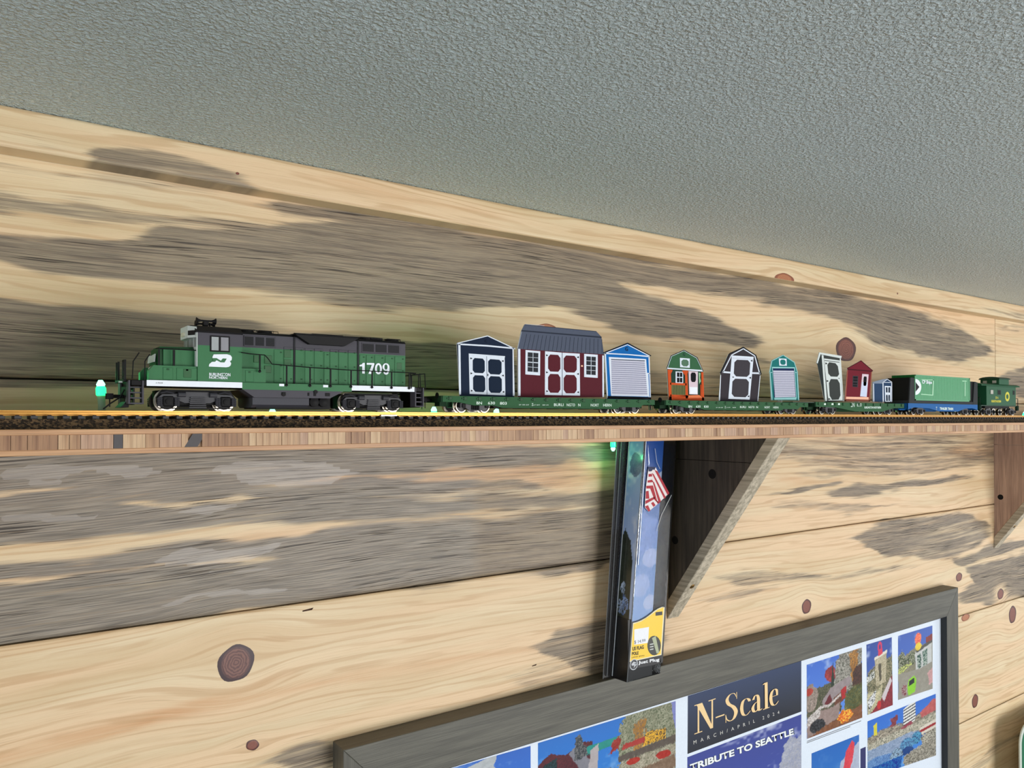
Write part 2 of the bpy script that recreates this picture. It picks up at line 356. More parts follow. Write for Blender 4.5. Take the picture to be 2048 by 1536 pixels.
def plank(x0, x1, z0, z1, seed, lab=None, fine=True, y=607.0, regs=None, parent=True, name='plank', depth=.009, knots=None):
    org = (x0, y, z0); regs = REG if regs is None else regs; knots = KM if knots is None else knots
    nx = max(2, int((x1-x0)/(3.0 if fine else 30))+1); nz = max(2, int((z1-z0)/(2.3 if fine else 20))+1)
    X, Z = np.meshgrid(np.linspace(x0, x1, nx), np.linspace(z0, z1, nz)); Xf, Zf = X.ravel(), Z.ravel()
    px, py = proj(np.maximum(Xf, -250), np.full_like(Xf, y), Zf)
    at = {k: np.zeros(len(Xf)) for k in ('st', 'wm', 'gl', 'cool')}
    if fine:
        def vn(a_, b_, sd):
            r_ = np.random.RandomState(sd); T = r_.rand(512, 64); x_, y_ = (Xf+400)/a_, (Zf+1400)/b_
            xi, yi = np.floor(x_).astype(int), np.floor(y_).astype(int); fx_, fy_ = x_-xi, y_-yi; fx_ = fx_*fx_*(3-2*fx_); fy_ = fy_*fy_*(3-2*fy_)
            g_ = lambda i, j: T[i % 512, j % 64]
            return g_(xi, yi)*(1-fx_)*(1-fy_)+g_(xi+1, yi)*fx_*(1-fy_)+g_(xi, yi+1)*(1-fx_)*fy_+g_(xi+1, yi+1)*fx_*fy_-.5
        wob = 26*vn(75, 9, seed)+13*vn(26, 4, seed+50)
        for s, f, pts, typ in regs:
            yt = np.interp(px, pts[:, 0], pts[:, 1]); yb = np.interp(px, pts[:, 0], pts[:, 2])
            sc = np.clip((3190-px)/3190, .2, 1.1)
            ff = 1.9*f*np.clip(sc+.2, .4, 1) if typ != 'gl' else .6*f
            tp = np.clip(np.minimum(px-pts[0, 0], pts[-1, 0]-px)/90+.25, .25, 1) if typ != 'cool' else 1.0
            mid = (yt+yb)/2; hw = (yb-yt)/2*tp; yt, yb = mid-hw, mid+hw
            if typ == 'gl': yt, yb = yt+wob*.35, yb-wob*.35
            v = np.clip((py+wob*sc-yt)/ff+.5, 0, 1)*np.clip((yb-py-wob*sc)/ff+.5, 0, 1)
            xa, xb = pts[0, 0], pts[-1, 0]; fx = 28.0
            v *= np.clip((px-xa)/fx+.5, 0, 1)*np.clip((xb-px)/fx+.5, 0, 1)
            a = at[typ]
            if s > 0: at[typ] = np.maximum(a, s*v) if typ == 'st' else np.clip(a+s*v, 0, 1)
            else: at[typ] = a*(1-np.minimum(1, -s*1.05*v))
    gu = Xf.copy(); gv = Zf.copy()
    gv += 5*np.sin(Xf/310+seed*1.3)+2.2*np.sin(Xf/97+seed)+1.5*np.sin(Xf/57+Zf/23+seed*2)
    for kx, kz, rx, rz, ks in knots:
        if not (z0-40 < kz < z1+40 and x0-60 < kx < x1+60): continue
        e = np.exp(-(((Xf-kx)/(rx*3.6))**2+((Zf-kz)/(rz*2.3))**2))
        gv = gv-(Zf-kz)*.93*e
        at['st'] *= 1-.9*np.exp(-(((Xf-kx)/(rx*2.6))**2+((Zf-kz)/(rz*2.1))**2))
    me = bpy.data.meshes.new(name); co = np.stack([(Xf-org[0])/1000, np.zeros_like(Xf), (Zf-org[2])/1000], 1)
    # bevelled rim and sides going back
    i = np.arange(nx*nz).reshape(nz, nx)
    q = np.stack([i[:-1, :-1], i[:-1, 1:], i[1:, 1:], i[1:, :-1]], -1).reshape(-1, 4)
    rim = np.concatenate([i[0, :], i[1:, -1], i[-1, -2::-1], i[-2:0:-1, 0]]); m = len(rim); nv = len(Xf)
    back = co[rim].copy(); back[:, 1] = depth
    co2 = np.concatenate([co, back]); b0 = nv+np.arange(m)
    nxt = np.roll(np.arange(m), -1); sq = np.stack([rim, b0, b0[nxt], rim[nxt]], -1)
    co2[rim, 1] += .0006                      # eased edge
    q = np.concatenate([q, sq])
    me.vertices.add(len(co2)); me.vertices.foreach_set('co', co2.ravel())
    me.loops.add(q.size); me.loops.foreach_set('vertex_index', q.ravel())
    me.polygons.add(len(q)); me.polygons.foreach_set('loop_start', np.arange(0, q.size, 4)); me.update(calc_edges=True)
    uvl = me.uv_layers.new(name='grain'); G = np.stack([(gu+seed*777)/100, (gv+seed*333)/100], 1); G = np.concatenate([G, G[rim]])
    uvl.data.foreach_set('uv', G[q.ravel()].ravel())
    for k, a in at.items():
        A = me.attributes.new(k, 'FLOAT', 'POINT'); A.data.foreach_set('value', np.concatenate([a, a[rim]]))
    me.materials.append(PM); me.polygons.foreach_set('use_smooth', np.concatenate([np.ones(len(q)-m, bool), np.zeros(m, bool)]))
    me.validate()
    o = bpy.data.objects.new(name, me); oset(o, org, wall if parent is True else parent)
    if lab: o['label'] = lab
    return o
XJ = UX(1991, D, 690)
g = .6
PL = {}
PL[0] = plank(-350, XJ-.4, SEAM[1]+g, SEAM[0], 1, 'pine plank with broad grey band above the shelf')
plank(XJ+.4, 2400, SEAM[1]+g, SEAM[0], 6)
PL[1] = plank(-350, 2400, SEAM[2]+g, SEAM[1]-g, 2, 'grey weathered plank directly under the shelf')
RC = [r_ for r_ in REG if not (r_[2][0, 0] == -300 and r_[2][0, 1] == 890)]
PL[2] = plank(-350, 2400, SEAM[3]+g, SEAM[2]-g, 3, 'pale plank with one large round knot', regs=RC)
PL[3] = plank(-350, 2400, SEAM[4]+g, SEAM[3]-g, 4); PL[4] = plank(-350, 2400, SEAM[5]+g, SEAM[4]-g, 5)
for k in range(5): plank(-350, 2400, SEAM[5]-175.5*(k+1)+g, SEAM[5]-175.5*k-g, 8+k, fine=False)
# knots let into the planks
def knot_mat(name, ca, cb_, cc):
    m = bpy.data.materials.new(name); m.use_nodes = True; nt = m.node_tree; b = nt.nodes['Principled BSDF']; L = nt.links
    uv = nt.nodes.new('ShaderNodeUVMap'); uv.uv_map = 'disc'
    ln = nt.nodes.new('ShaderNodeVectorMath'); ln.operation = 'LENGTH'; L.new(uv.outputs[0], ln.inputs[0])
    n = nt.nodes.new('ShaderNodeTexNoise'); n.inputs['Scale'].default_value = 3; L.new(uv.outputs[0], n.inputs['Vector'])
    a = nt.nodes.new('ShaderNodeMath'); a.operation = 'MULTIPLY_ADD'; a.inputs[1].default_value = .3; L.new(n.outputs[0], a.inputs[0]); L.new(ln.outputs['Value'], a.inputs[2])
    w = nt.nodes.new('ShaderNodeMath'); w.operation = 'MULTIPLY'; w.inputs[1].default_value = 40; L.new(a.outputs[0], w.inputs[0])
    s = nt.nodes.new('ShaderNodeMath'); s.operation = 'SINE'; L.new(w.outputs[0], s.inputs[0])
    r = nt.nodes.new('ShaderNodeMapRange'); r.inputs[1].default_value = -1; r.inputs[2].default_value = 1; r.inputs[4].default_value = .7; L.new(s.outputs[0], r.inputs[0])
    mx = nt.nodes.new('ShaderNodeMix'); mx.data_type = 'RGBA'; mx.inputs[6].default_value = lin(ca)+(1,); mx.inputs[7].default_value = lin(cb_)+(1,); L.new(r.outputs[0], mx.inputs[0])
    r2 = nt.nodes.new('ShaderNodeMapRange'); r2.inputs[1].default_value = .72; r2.inputs[2].default_value = .86; L.new(ln.outputs['Value'], r2.inputs[0])
    m2 = nt.nodes.new('ShaderNodeMix'); m2.data_type = 'RGBA'; L.new(mx.outputs[2], m2.inputs[6]); m2.inputs[7].default_value = lin(cc)+(1,); L.new(r2.outputs[0], m2.inputs[0])
    L.new(m2.outputs[2], b.inputs['Base Color']); b.inputs['Roughness'].default_value = .45
    return m
KMAT = [knot_mat('knot purple brown', (84, 48, 46), (136, 92, 80), (54, 28, 36)), knot_mat('knot dark', (112, 54, 42), (148, 90, 70), (78, 38, 34)), knot_mat('knot red', (166, 100, 66), (192, 132, 92), (140, 80, 54))]
def knot(cx, cz, rx, rz, mm, parent, y, clip=None, tilt=0):
    me = bpy.data.meshes.new('knot'); n = 28; vs = [(0, 0, 0)]; uvs = [(0, 0)]
    ca, sa = math.cos(tilt), math.sin(tilt)
    for ring in (.35, .7, 1.0):
        for k in range(n):
            a = 2*math.pi*k/n; r = ring*(1+.05*math.sin(a*2+1)+.03*math.sin(a*5))
            x, z = r*math.cos(a)*rx, r*math.sin(a)*rz
            x, z = x*ca-z*sa, x*sa+z*ca
            if clip is not None: z = max(z, clip-cz)
            vs.append((x/1000, 0.00012 if ring == 1.0 else 0, z/1000)); uvs.append((x/rx, z/rz))
    fs = [(0, 1+k, 1+(k+1) % n) for k in range(n)]
    for q in (0, 1):
        for k in range(n): a, b_ = 1+q*n+k, 1+q*n+(k+1) % n; fs.append((a, a+n, b_+n, b_))
    me.from_pydata(vs, [], fs); u = me.uv_layers.new(name='disc')
    for l in me.loops: u.data[l.index].uv = uvs[l.vertex_index]
    me.materials.append(mm); o = bpy.data.objects.new('knot', me); oset(o, (cx, y, cz), parent); return o
for (kx, kz, rx, rz, ks), (px_, py_, *_r) in zip(KM, KN):
    for i in range(5):
        if SEAM[i+1] < kz < SEAM[i]: knot(kx, kz, rx, rz, KMAT[ks], PL[i], D-.15, tilt=(-.5 if px_ == 505 else 0))
# nail slit and tiny marks
mk = MB(); 
for (a, b_, w) in (((605, 1222), (624, 1217), 1.2), ((1064, 1332), (1072, 1329), .9)):
    p, q_ = P(*a, D), P(*b_, D); mk.prism([(p[0], p[1]-w/2), (q_[0], q_[1]-w), (q_[0]+w, q_[1]+w/2), (p[0], p[1]+w/3)], 1, D-.1, D)
mk.build('nail_slit', mat('dark slit', (60, 34, 20), .9), PL[2])
# ---- trim board under the ceiling
DT = 588.0
TREG = [R(.62, 7, [(130,308,330),(190,302,335),(240,298,340),(300,300,350),(360,314,362),(420,334,372),(480,356,384),(560,386,396)]),
 R(.3, 5, [(0,262,270),(200,300,303)]), R(.28, 6, [(900,455,470),(1000,470,486),(1130,500,506)]), R(.35, 8, [(1950,612,622),(2048,622,640),(2300,650,690)]), R(.5, 9, [(600,340,352),(800,385,400),(1000,425,440)], 'wm')]
tk = P(1569, 566, DT)
tro = tag(plank(-500, 2500, 174.3, 200.6, 15, None, True, DT, TREG, None, 'trim_1', .0185, [(tk[0], 170.0, 19, 9, 2)]), 'pale pine strip along the top of the wall', 'trim', kind='structure')
c = P(1569, 560, DT); knot(c[0], 174.4, 19, 8.5, KMAT[2], tro, DT-.15, clip=174.5)
for q_ in ((475, 347, 1.3), (1795, 587, 1.8)):
    c = P(q_[0], q_[1], DT); knot(c[0], c[1], q_[2], q_[2]*.8, KMAT[1], tro, DT-.12)
# ---- ceiling
m = bpy.data.materials.new('textured ceiling'); m.use_nodes = True; nt = m.node_tree; b = nt.nodes['Principled BSDF']; L = nt.links
tc = nt.nodes.new('ShaderNodeTexCoord')
n1 = nt.nodes.new('ShaderNodeTexNoise'); n1.inputs['Scale'].default_value = 380; n1.inputs['Detail'].default_value = 2.5; n1.inputs['Roughness'].default_value = .5; n1.inputs['Distortion'].default_value = .6
n2 = nt.nodes.new('ShaderNodeTexVoronoi'); n2.inputs['Scale'].default_value = 210
L.new(tc.outputs['Object'], n1.inputs['Vector']); L.new(tc.outputs['Object'], n2.inputs['Vector'])
mr = nt.nodes.new('ShaderNodeMapRange'); mr.inputs[1].default_value = .4; mr.inputs[2].default_value = .72; L.new(n1.outputs[0], mr.inputs[0])
dr = nt.nodes.new('ShaderNodeMapRange'); dr.inputs[1].default_value = .14; dr.inputs[2].default_value = .02; dr.inputs[3].default_value = 0; dr.inputs[4].default_value = .8; L.new(n2.outputs[0], dr.inputs[0])
ad = nt.nodes.new('ShaderNodeMath'); L.new(mr.outputs[0], ad.inputs[0]); L.new(dr.outputs[0], ad.inputs[1])
bp = nt.nodes.new('ShaderNodeBump'); bp.inputs['Strength'].default_value = 1.0; bp.inputs['Distance'].default_value = .0017
L.new(ad.outputs[0], bp.inputs['Height']); L.new(bp.outputs[0], b.inputs['Normal'])
b.inputs['Base Color'].default_value = lin((206, 222, 226))+(1,); b.inputs['Roughness'].default_value = .3
ce = MB(); ce.box(-3200, 5200, -4200, D+14, 201, 215)
tag(ce.build('ceiling', m, None, (0, 0, 201)), 'grey orange-peel textured ceiling', 'ceiling', kind='structure')

fl_ = MB(); fl_.box(-3200, 5200, -4200, D+14, -2250, -2240)
tag(fl_.build('floor', mat('floor carpet', (92, 96, 100), .9, scale=40), None, (0, 0, -2250)), 'grey floor of the room', 'floor', kind='structure')

# ---------------------------------------------------------------- bamboo shelf
SY, ST, SB = 449.0, -5.5, -18.6
shelf = thing('shelf', (0, SY, SB), 'long bamboo shelf carrying the model train', 'shelf')
bam = [wood('bamboo %d' % i, c1, c2, 2, .5, 1.6, .2) for i, (c1, c2) in enumerate([((206, 170, 132), (176, 136, 100)), ((190, 150, 112), (160, 120, 88)), ((214, 182, 144), (190, 154, 116)), ((172, 132, 98), (140, 100, 72)), ((198, 162, 134), (172, 134, 108))])]
bh = wood('bamboo skin', (212, 166, 122), (186, 138, 98), 0, .45, 1.0, .2); bdk = mat('dark bamboo node', (78, 74, 76), .6)
zt, zb = ST-2.9, SB+2.9
t_ = MB(); t_.box(-350, 2400, SY, D-.5, zt, ST, .3); t_.build('top_layer', bh, shelf)
t_ = MB(); t_.box(-350, 2400, SY+.2, D-.5, SB, zb, .3); t_.build('bottom_layer', bh, shelf)
t_ = MB(); t_.box(-350, 2400, SY+1.5, D-.5, zb, zt); t_.build('core', bam[1], shelf)
darkx = [(UX(227, SY, 885), UX(246, SY, 885), 0), (UX(377, SY, 885), UX(404, SY, 885), 1)]
x = -345.0; n_ = 0
while x < 1660 and n_ < 292:
    w = random.choice((4, 5, 7, 9, 11, 13, 16)) * (1.0 if x < 900 else .8)
    md = random.choice(bam)
    sl = 0
    for a, b_, s_ in darkx:
        if x < a < x+w: w = a-x
        if abs(x-a) < 1.5: w = b_-a; md = bdk; sl = 2.2*s_
    w = max(w, 1.2)
    z = MB(); y0 = SY+random.uniform(.1, .5)
    z.prism([(x+.12-sl, zb), (x+w-.12-sl, zb), (x+w-.12+sl, zt), (x+.12+sl, zt)], 1, y0, SY+2)
    z.build('strip', md, shelf, (x, SY, zb)); x += w; n_ += 1

# ---------------------------------------------------------------- brackets
grey_w = wood('bracket brace wood', (196, 186, 164), (160, 150, 128), 0, .6, 1.0, .4)
def bracket(u0, panel, label):
    t = thing('shelf_bracket', (u0, D, SB), label, 'bracket', 'wooden brackets under the shelf')
    u1 = u0+19; yf, zlow = 460.0, -226.0
    def zline(y): return SB-1 + (zlow-SB+1)*(y-yf)/(D-yf)
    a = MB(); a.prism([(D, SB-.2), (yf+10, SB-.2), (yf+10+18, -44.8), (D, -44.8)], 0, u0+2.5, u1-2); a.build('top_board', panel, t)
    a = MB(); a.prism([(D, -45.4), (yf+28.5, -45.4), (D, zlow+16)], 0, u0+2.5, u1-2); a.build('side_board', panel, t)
    dx, dz = D-yf, zlow-SB; l = math.hypot(dx, dz); nx_, nz_ = -dz/l, dx/l   # inward normal
    w = 11.5
    a = MB()
    a.prism([(yf, SB-.2), (yf+w/nx_*1.0, SB-.2), (D, zlow+w/nz_), (D, zlow)], 0, u0, u1)
    for v in a.bm.verts: pass
    bmesh.ops.bevel(a.bm, geom=list(a.bm.edges), offset=.5, segments=1, affect='EDGES')
    br = a.build('brace', grey_w2, t)
    for (yy, zz, r) in ((544, -59, 5.2), (597, -136, 4.6)):
        h = MB(); h.cyl((u0+2.4, yy, zz), r, 0, .3, 14); h.build('screw_hole', mat('hole black', (12, 10, 9), 1), t)
    yy = 578.0; zz = SB+(zlow-SB)*(yy-yf)/(D-yf)
    h = MB(); h.lathe((0, 0, 0), [(.1, -.8), (2.2, -.7), (3.2, -.2), (3.2, .5)], 1, 12)
    ang = math.atan2(-dz, dx)
    o = h.build('screw', mat('brass screw', (190, 150, 90), .3, 1), t, (0, 0, 0))
    o.location = ((u0+9-ORG[t.name][0])/1000, (yy-D)/1000, (zz-ORG[t.name][2])/1000); o.rotation_euler = (math.radians(35), 0, 0)
    return t
grey_w2 = wood('brace pine', (214, 202, 180), (164, 154, 134), 1, .6, .9, .4)
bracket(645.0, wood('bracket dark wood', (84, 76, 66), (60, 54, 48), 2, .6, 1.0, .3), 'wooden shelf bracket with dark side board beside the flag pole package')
bracket(645.0+813, wood('bracket brown wood', (196, 164, 144), (164, 134, 118), 2, .6, 1.0, .3), 'wooden shelf bracket with pinkish brown side board at the right edge')
# ---------------------------------------------------------------- track
TC = 484.5                                   # centre line of the track
RT = 4.3                                     # rail head height
m = bpy.data.materials.new('cork roadbed'); m.use_nodes = True; nt = m.node_tree; b = nt.nodes['Principled BSDF']; L = nt.links
tc = nt.nodes.new('ShaderNodeTexCoord'); v = nt.nodes.new('ShaderNodeTexVoronoi'); v.inputs['Scale'].default_value = 900
L.new(tc.outputs['Object'], v.inputs['Vector']); r = nt.nodes.new('ShaderNodeValToRGB'); r.color_ramp.elements[0].color = lin((44, 32, 22))+(1,); r.color_ramp.elements[1].color = lin((126, 98, 68))+(1,)
r.color_ramp.elements[0].position = .35; r.color_ramp.elements[1].position = .95
sp_ = nt.nodes.new('ShaderNodeSeparateColor'); L.new(v.outputs['Color'], sp_.inputs[0]); L.new(sp_.outputs[0], r.inputs[0]); L.new(r.outputs[0], b.inputs['Base Color'])
bp = nt.nodes.new('ShaderNodeBump'); bp.inputs['Strength'].default_value = .8; bp.inputs['Distance'].default_value = .0006; L.new(v.outputs['Distance'], bp.inputs['Height']); L.new(bp.outputs[0], b.inputs['Normal'])
b.inputs['Roughness'].default_value = .9
rb = MB(); rb.prism([(TC-23, ST), (TC+23, ST), (TC+17, -.3), (TC-17, -.3)], 0, -350, 1900)
tag(rb.build('roadbed', m, None, (700, TC, ST)), 'dark speckled cork roadbed under the model track', 'roadbed')
track = thing('model_track', (700, TC, -.3), 'model railway track with black ties and brassy rails', 'track')
tie_m = mat('tie plastic', (66, 64, 66), .55, var=.2)
xs = np.arange(-240, 1790, 7.08)[:288]
tb = MB(); x = xs[0]; tb.box(x-1.6, x+1.6, TC-15.5, TC+15.5, -.3, 1.4, .15)
for y in (-8.2, 8.2): tb.box(x-.9, x+.9, TC+y-1.5, TC+y+1.5, 1.3, 1.75)
t0 = tb.build('tie', tie_m, track, (x, TC, -.3))
for x in xs[1:]: dup(t0, 'tie', (x+random.uniform(-.25, .25), TC, -.3), track)
rail_m = mat('rail metal', (214, 158, 84), .3, 1, var=.04, scale=60)
for i, y in enumerate((TC-8.25, TC+8.25)):
    z0 = 1.4
    a = MB(); a.prism([(y-1.2, z0), (y+1.2, z0), (y+1.2, z0+.3), (y+.3, z0+.6), (y+.3, RT-1.0), (y+.6, RT-.8), (y+.6, RT), (y-.6, RT), (y-.6, RT-.8), (y-.3, RT-1.0), (y-.3, z0+.6), (y-1.2, z0+.3)], 0, -350, 1900)
    a.build('rail', rail_m, track)
xj = UX(776, TC-8.25, 835)
a = MB(); a.box(xj-6, xj+6, TC-10, TC-8.8, 1.35, 2.6, .2); a.box(xj-6, xj+6, TC-9.6, TC-7, 1.3, 1.45); a.build('rail_joiner', mat('joiner', (225, 215, 200), .3, 1), track)

# ---------------------------------------------------------------- green lamps of the string behind the track
led_g = mat('green lamp glow', (40, 240, 150), .3, emis=(40, 255, 140), es=2.2)
led_w = mat('lamp tip glow', (200, 255, 230), .3, emis=(150, 255, 215), es=2.5)
stem_m = mat('clear lamp holder', (176, 190, 176), .35, trans=.35, spec=.4)
GLP = 0.011
def lamp(px, y, h, label, tilt=0, lights=1.0, base=ST, inverted=False):
    X = UX(px, y, 815); t = thing('string_lamp', (X, y, base), label, 'lamp', 'green lamps of the light string')
    s = -1 if inverted else 1
    a = MB(); a.lathe((X, y, base), [(2.2, 0), (2.1, s*h*.55), (2.3, s*(h-9.5))], 2, 14); a.build('holder', stem_m, t, smooth=True)
    a = MB(); a.lathe((X, y, base), [(2.3, s*(h-9.6)), (2.9, s*(h-9)), (2.9, s*(h-5)), (2.3, s*(h-3.8))], 2, 14); a.build('bulb', led_g, t, smooth=True)
    a = MB(); a.lathe((X, y, base), [(2.2, s*(h-3.8)), (2.6, s*(h-2.6)), (1.2, s*h)], 2, 7); a.build('bulb_tip', led_w, t)
    l = bpy.data.lights.new('lamp_light', 'POINT'); l.energy = GLP*lights; l.color = (.10, 1, .30); l.shadow_soft_size = .003
    o = bpy.data.objects.new('lamp_light', l); COL.objects.link(o); o.location = (X/1000, (y+4)/1000, EYE+(base+s*(h+3.2))/1000)
    t.rotation_euler = (0, math.radians(tilt), 0); return t
lamp(206, 528, 29, 'green glowing string lamp on a clear holder left of the locomotive', -3, .75)
lamp(868, 545, 15, 'green string lamp hidden behind the gap after the locomotive', 0, 1.2)
lamp(985, 538, 14.5, 'green string lamp under the flatcar with the navy and barn red sheds', 20, .7)
lamp(1216, 538, 13.5, 'green string lamp behind the right truck of the nearest flatcar', -15, .7)
lamp(2046, 538, 19, 'green string lamp right of the caboose', 25, 1.0)
lamp(1640, 545, 12, 'green string lamp behind the couplers of the last two flatcars', 0, .8)
lamp(545, 530, 12.5, 'green string lamp seen under the fuel tank of the locomotive', 0, .2)
lamp(1226, 585, 15, 'green string lamp hanging under the shelf behind the flag pole package', 0, 1.1, SB, True)
# thin cord of the lamp string
a = MB(); pts = []
for i in range(120):
    x = -250+i*17.0; pts.append((x, 572+10*math.sin(i*.7), ST+1.2+.5*math.sin(i*1.9)))
a.tube(pts, 1.0, 6); tag(a.build('lamp_cord', mat('dark green cord', (22, 60, 36), .6), None, (700, 572, ST)), 'dark green cord of the string lamps behind the track', 'cord')
# ---------------------------------------------------------------- rolling stock materials
bn = mat('loco green', (52, 112, 70), .5, spec=.3); bn_d = mat('louvre green', (14, 84, 34), .5); bn_sh = mat('nose green', (18, 72, 34), .5, spec=.3)
fl_g = mat('flatcar green', (34, 86, 48), .6, spec=.25); fl_d = mat('flatcar deck green', (22, 54, 32), .7, spec=.2)
blk = mat('satin black', (17, 16, 18), .6, spec=.22); gry = mat('loco charcoal', (70, 68, 76), .55, spec=.3); gryd = mat('grille charcoal', (20, 21, 26), .55, spec=.25)
und = mat('truck grey', (52, 52, 58), .5, spec=.5); tank = mat('tank grey', (66, 66, 74), .55, spec=.3)
wht = mat('paint white', (236, 242, 252), .45, emis=None); letw = mat('lettering white', (222, 240, 230), .5)
whl = mat('wheel steel', (215, 205, 190), .25, 1); silv = mat('window frame silver', (206, 214, 210), .5); glz = mat('window glazing', (150, 156, 156), .12, spec=.8)
YN = 467.0; YF = 2*TC-YN                     # near and far side of the walkway
whd = mat('wheel face dark', (40, 38, 40), .45, spec=.5)
def wheelset(t, X, r, name='wheel', yb=None):
    for s in (-1, 1):
        y = TC+s*7.2
        w = MB(); w.lathe((X, y, RT+r), [(r*.2, s*2.6), (r*.55, s*2.0), (r*.8, s*2.1), (r*.86, s*2.7), (r, s*2.7), (r, s*.2), (r+.9, s*.1), (r+.9, -s*.7), (r*.8, -s*.7), (r*.3, -s*.2)], 1, 24)
        wo = w.build(name, whl, t, smooth=True); wo.data.materials.append(whd)
        for p_ in wo.data.polygons:
            if abs(p_.normal.y) > .6 and math.hypot(p_.center.x-(X-ORG[t.name][0])/1000, p_.center.z-(RT+r-ORG[t.name][2])/1000) < .84*r/1000: p_.material_index = 1
    a = MB(); a.cyl((X, TC-9, RT+r), .9, 1, 18, 8); a.build('axle', blk, t)
def freight_truck(car, X, wb=19.8, mtl=None):
    t = bpy.data.objects.new('truck', None); t.empty_display_size = .01; oset(t, (X, TC, RT), car)
    for s in (-1, 1): wheelset(t, X+s*wb/2, 4.75)
    for s in (-1, 1):
        y0 = TC+s*11.0; y1 = y0+s*1.9; a = MB(); z = RT+4.75
        out = [(X-wb/2-2.6, z+2), (X-wb/2+1.6, z+2.2), (X-4.6, z+4.2), (X+4.6, z+4.2), (X+wb/2-1.6, z+2.2), (X+wb/2+2.6, z+2), (X+wb/2+2.6, z-1.4), (X+wb/2-2.2, z-1.4), (X+5, z-3.4), (X-5, z-3.4), (X-wb/2+2.2, z-1.4), (X-wb/2-2.6, z-1.4)]
        a.prism(out, 1, min(y0, y1), max(y0, y1)); a.build('sideframe', und, t)
        a = MB()
        for k in (-2.6, -.9, .9, 2.6): a.cyl((X+k, y1+s*.3, z-2.8), .75, 2, 4.6, 8)
        for k in (-1, 1): a.box(X+k*wb/2-1.5, X+k*wb/2+1.5, min(y1, y1+s*.9), max(y1, y1+s*.9), z-1.3, z+1.6, .3)
        a.build('spring_nest', blk, t)
    return t
def coupler(car, X, s, z=RT+9.2):
    a = MB(); a.box(min(X, X+s*6), max(X, X+s*6), TC-1.2, TC+1.2, z-1, z+1, .2)
    a.prism([(X+s*5.5, TC-2.4), (X+s*8.8, TC-2.8), (X+s*9.4, TC-1), (X+s*7.4, TC-.4), (X+s*7.6, TC+1), (X+s*9, TC+2.2), (X+s*6, TC+2.4)], 2, z-1.6, z+1.6)
    a.cyl((X+s*7.5, TC-3, z-6), .35, 2, 5, 6); a.build('coupler', blk, car)

# ---------------------------------------------------------------- locomotive
K1 = lambda x, y: (180+x/5.689, 610+y/5.689)
K2 = lambda x, y: (500+x/5.12, 610+y/5.12)
def X1(x, d, y=700): return UX(*[K1(x, y)[0]], d, K1(x, y)[1])
def X2(x, d, y=600): return UX(K2(x, y)[0], d, K2(x, y)[1])
def Z1(x, y, d): return HZ(*K1(x, y), d)
def Z2(x, y, d): return HZ(*K2(x, y), d)
xa, xb = UX(262, YN, 765), UX(845, YN, 778)
loco = thing('diesel_locomotive', ((xa+xb)/2, TC, RT), 'green and black model diesel locomotive numbered 1709 leading the train', 'model locomotive')
zs0, zs1 = 18.3, 21.4                         # walkway sill
a = MB(); a.box(xa, xb, YN+.6, YF-.6, zs0, zs1, .3); a.build('walkway', blk, loco)
def plate(name, xs, z0, z1, m, y=YN, t=.6, parent=None, bev=0):
    a = MB(); a.box(xs[0], xs[1], y, y+t, z0, z1, bev); return a.build(name, m, parent or loco)
x_w1, x_g, x_w2, x_e = UX(293.5, YN, 765), UX(484.5, YN, 770), UX(703.5, YN, 778), UX(829, YN, 780)
plate('sill_stripe', (x_w1, x_g), zs0-.1, zs1+.1, wht, YN); plate('sill_stripe', (x_w2, x_e), zs0-.1, zs1+.1, wht, YN)
plate('side_sill', (x_g, x_w2), zs0-.9, zs1+.1, bn, YN)
for q in ((300, 350), (750, 800)): plate('sill_stripe', (X2(q[0], YN-.2), X2(q[1], YN-.2)), 19.8, 21.3, wht, YN-.3, .25)
# skirt, fuel tank and air tanks
zt_ = zs0-.9
xq = [X1(1740, YN, 960), X1(1870, YN, 1030), X2(820, YN, 940), X2(960, YN, 880)]
a = MB(); a.prism([(xq[0], zt_), (xq[3], zt_), (xq[2], zt_-4.6), (xq[1], zt_-4.6)], 1, YN+.3, YF-.3); sk = a.build('skirt', gry, loco)
a = MB()
for x, w in ((345, 5), (600, 2), (665, 3), (795, 6)):
    xx = X2(x, YN, 900); a.box(xx-w*.25, xx+w*.25, YN-.1, YN+.4, zt_-3.2, zt_-1.2, .1)
a.cyl((X2(345, YN, 900), YN-.5, zt_-2.6), 1.2, 1, 1, 12); a.cyl((X2(672, YN, 868), YN-.5, zt_-.6), 1.2, 1, 1, 12)
a.build('valve', blk, sk)
xt0, xt1 = X1(1845, 470, 1070), X2(600, 470, 950)
a = MB(); a.prism([(YN+2.2, zt_-4.7), (YF-2.2, zt_-4.7), (YF-2.2, 8.2), (YF-6, 6.6), (YN+6, 6.6), (YN+2.2, 8.4)], 0, xt0, xt1); a.build('fuel_tank', tank, loco)
a = MB(); a.box(xt0+3, X2(820, 472, 1000), YN+5, YF-5, 6.0, 13); a.build('belly', blk, loco)
for x in (658, 755):
    xx = X2(x, 470, 1010); a = MB(); a.lathe((xx, TC-15.5, 10.4), [(1, 0), (3.1, .8), (3.1, 30.2), (1, 31)], 1, 16); a.build('air_tank', blk, loco, smooth=True)
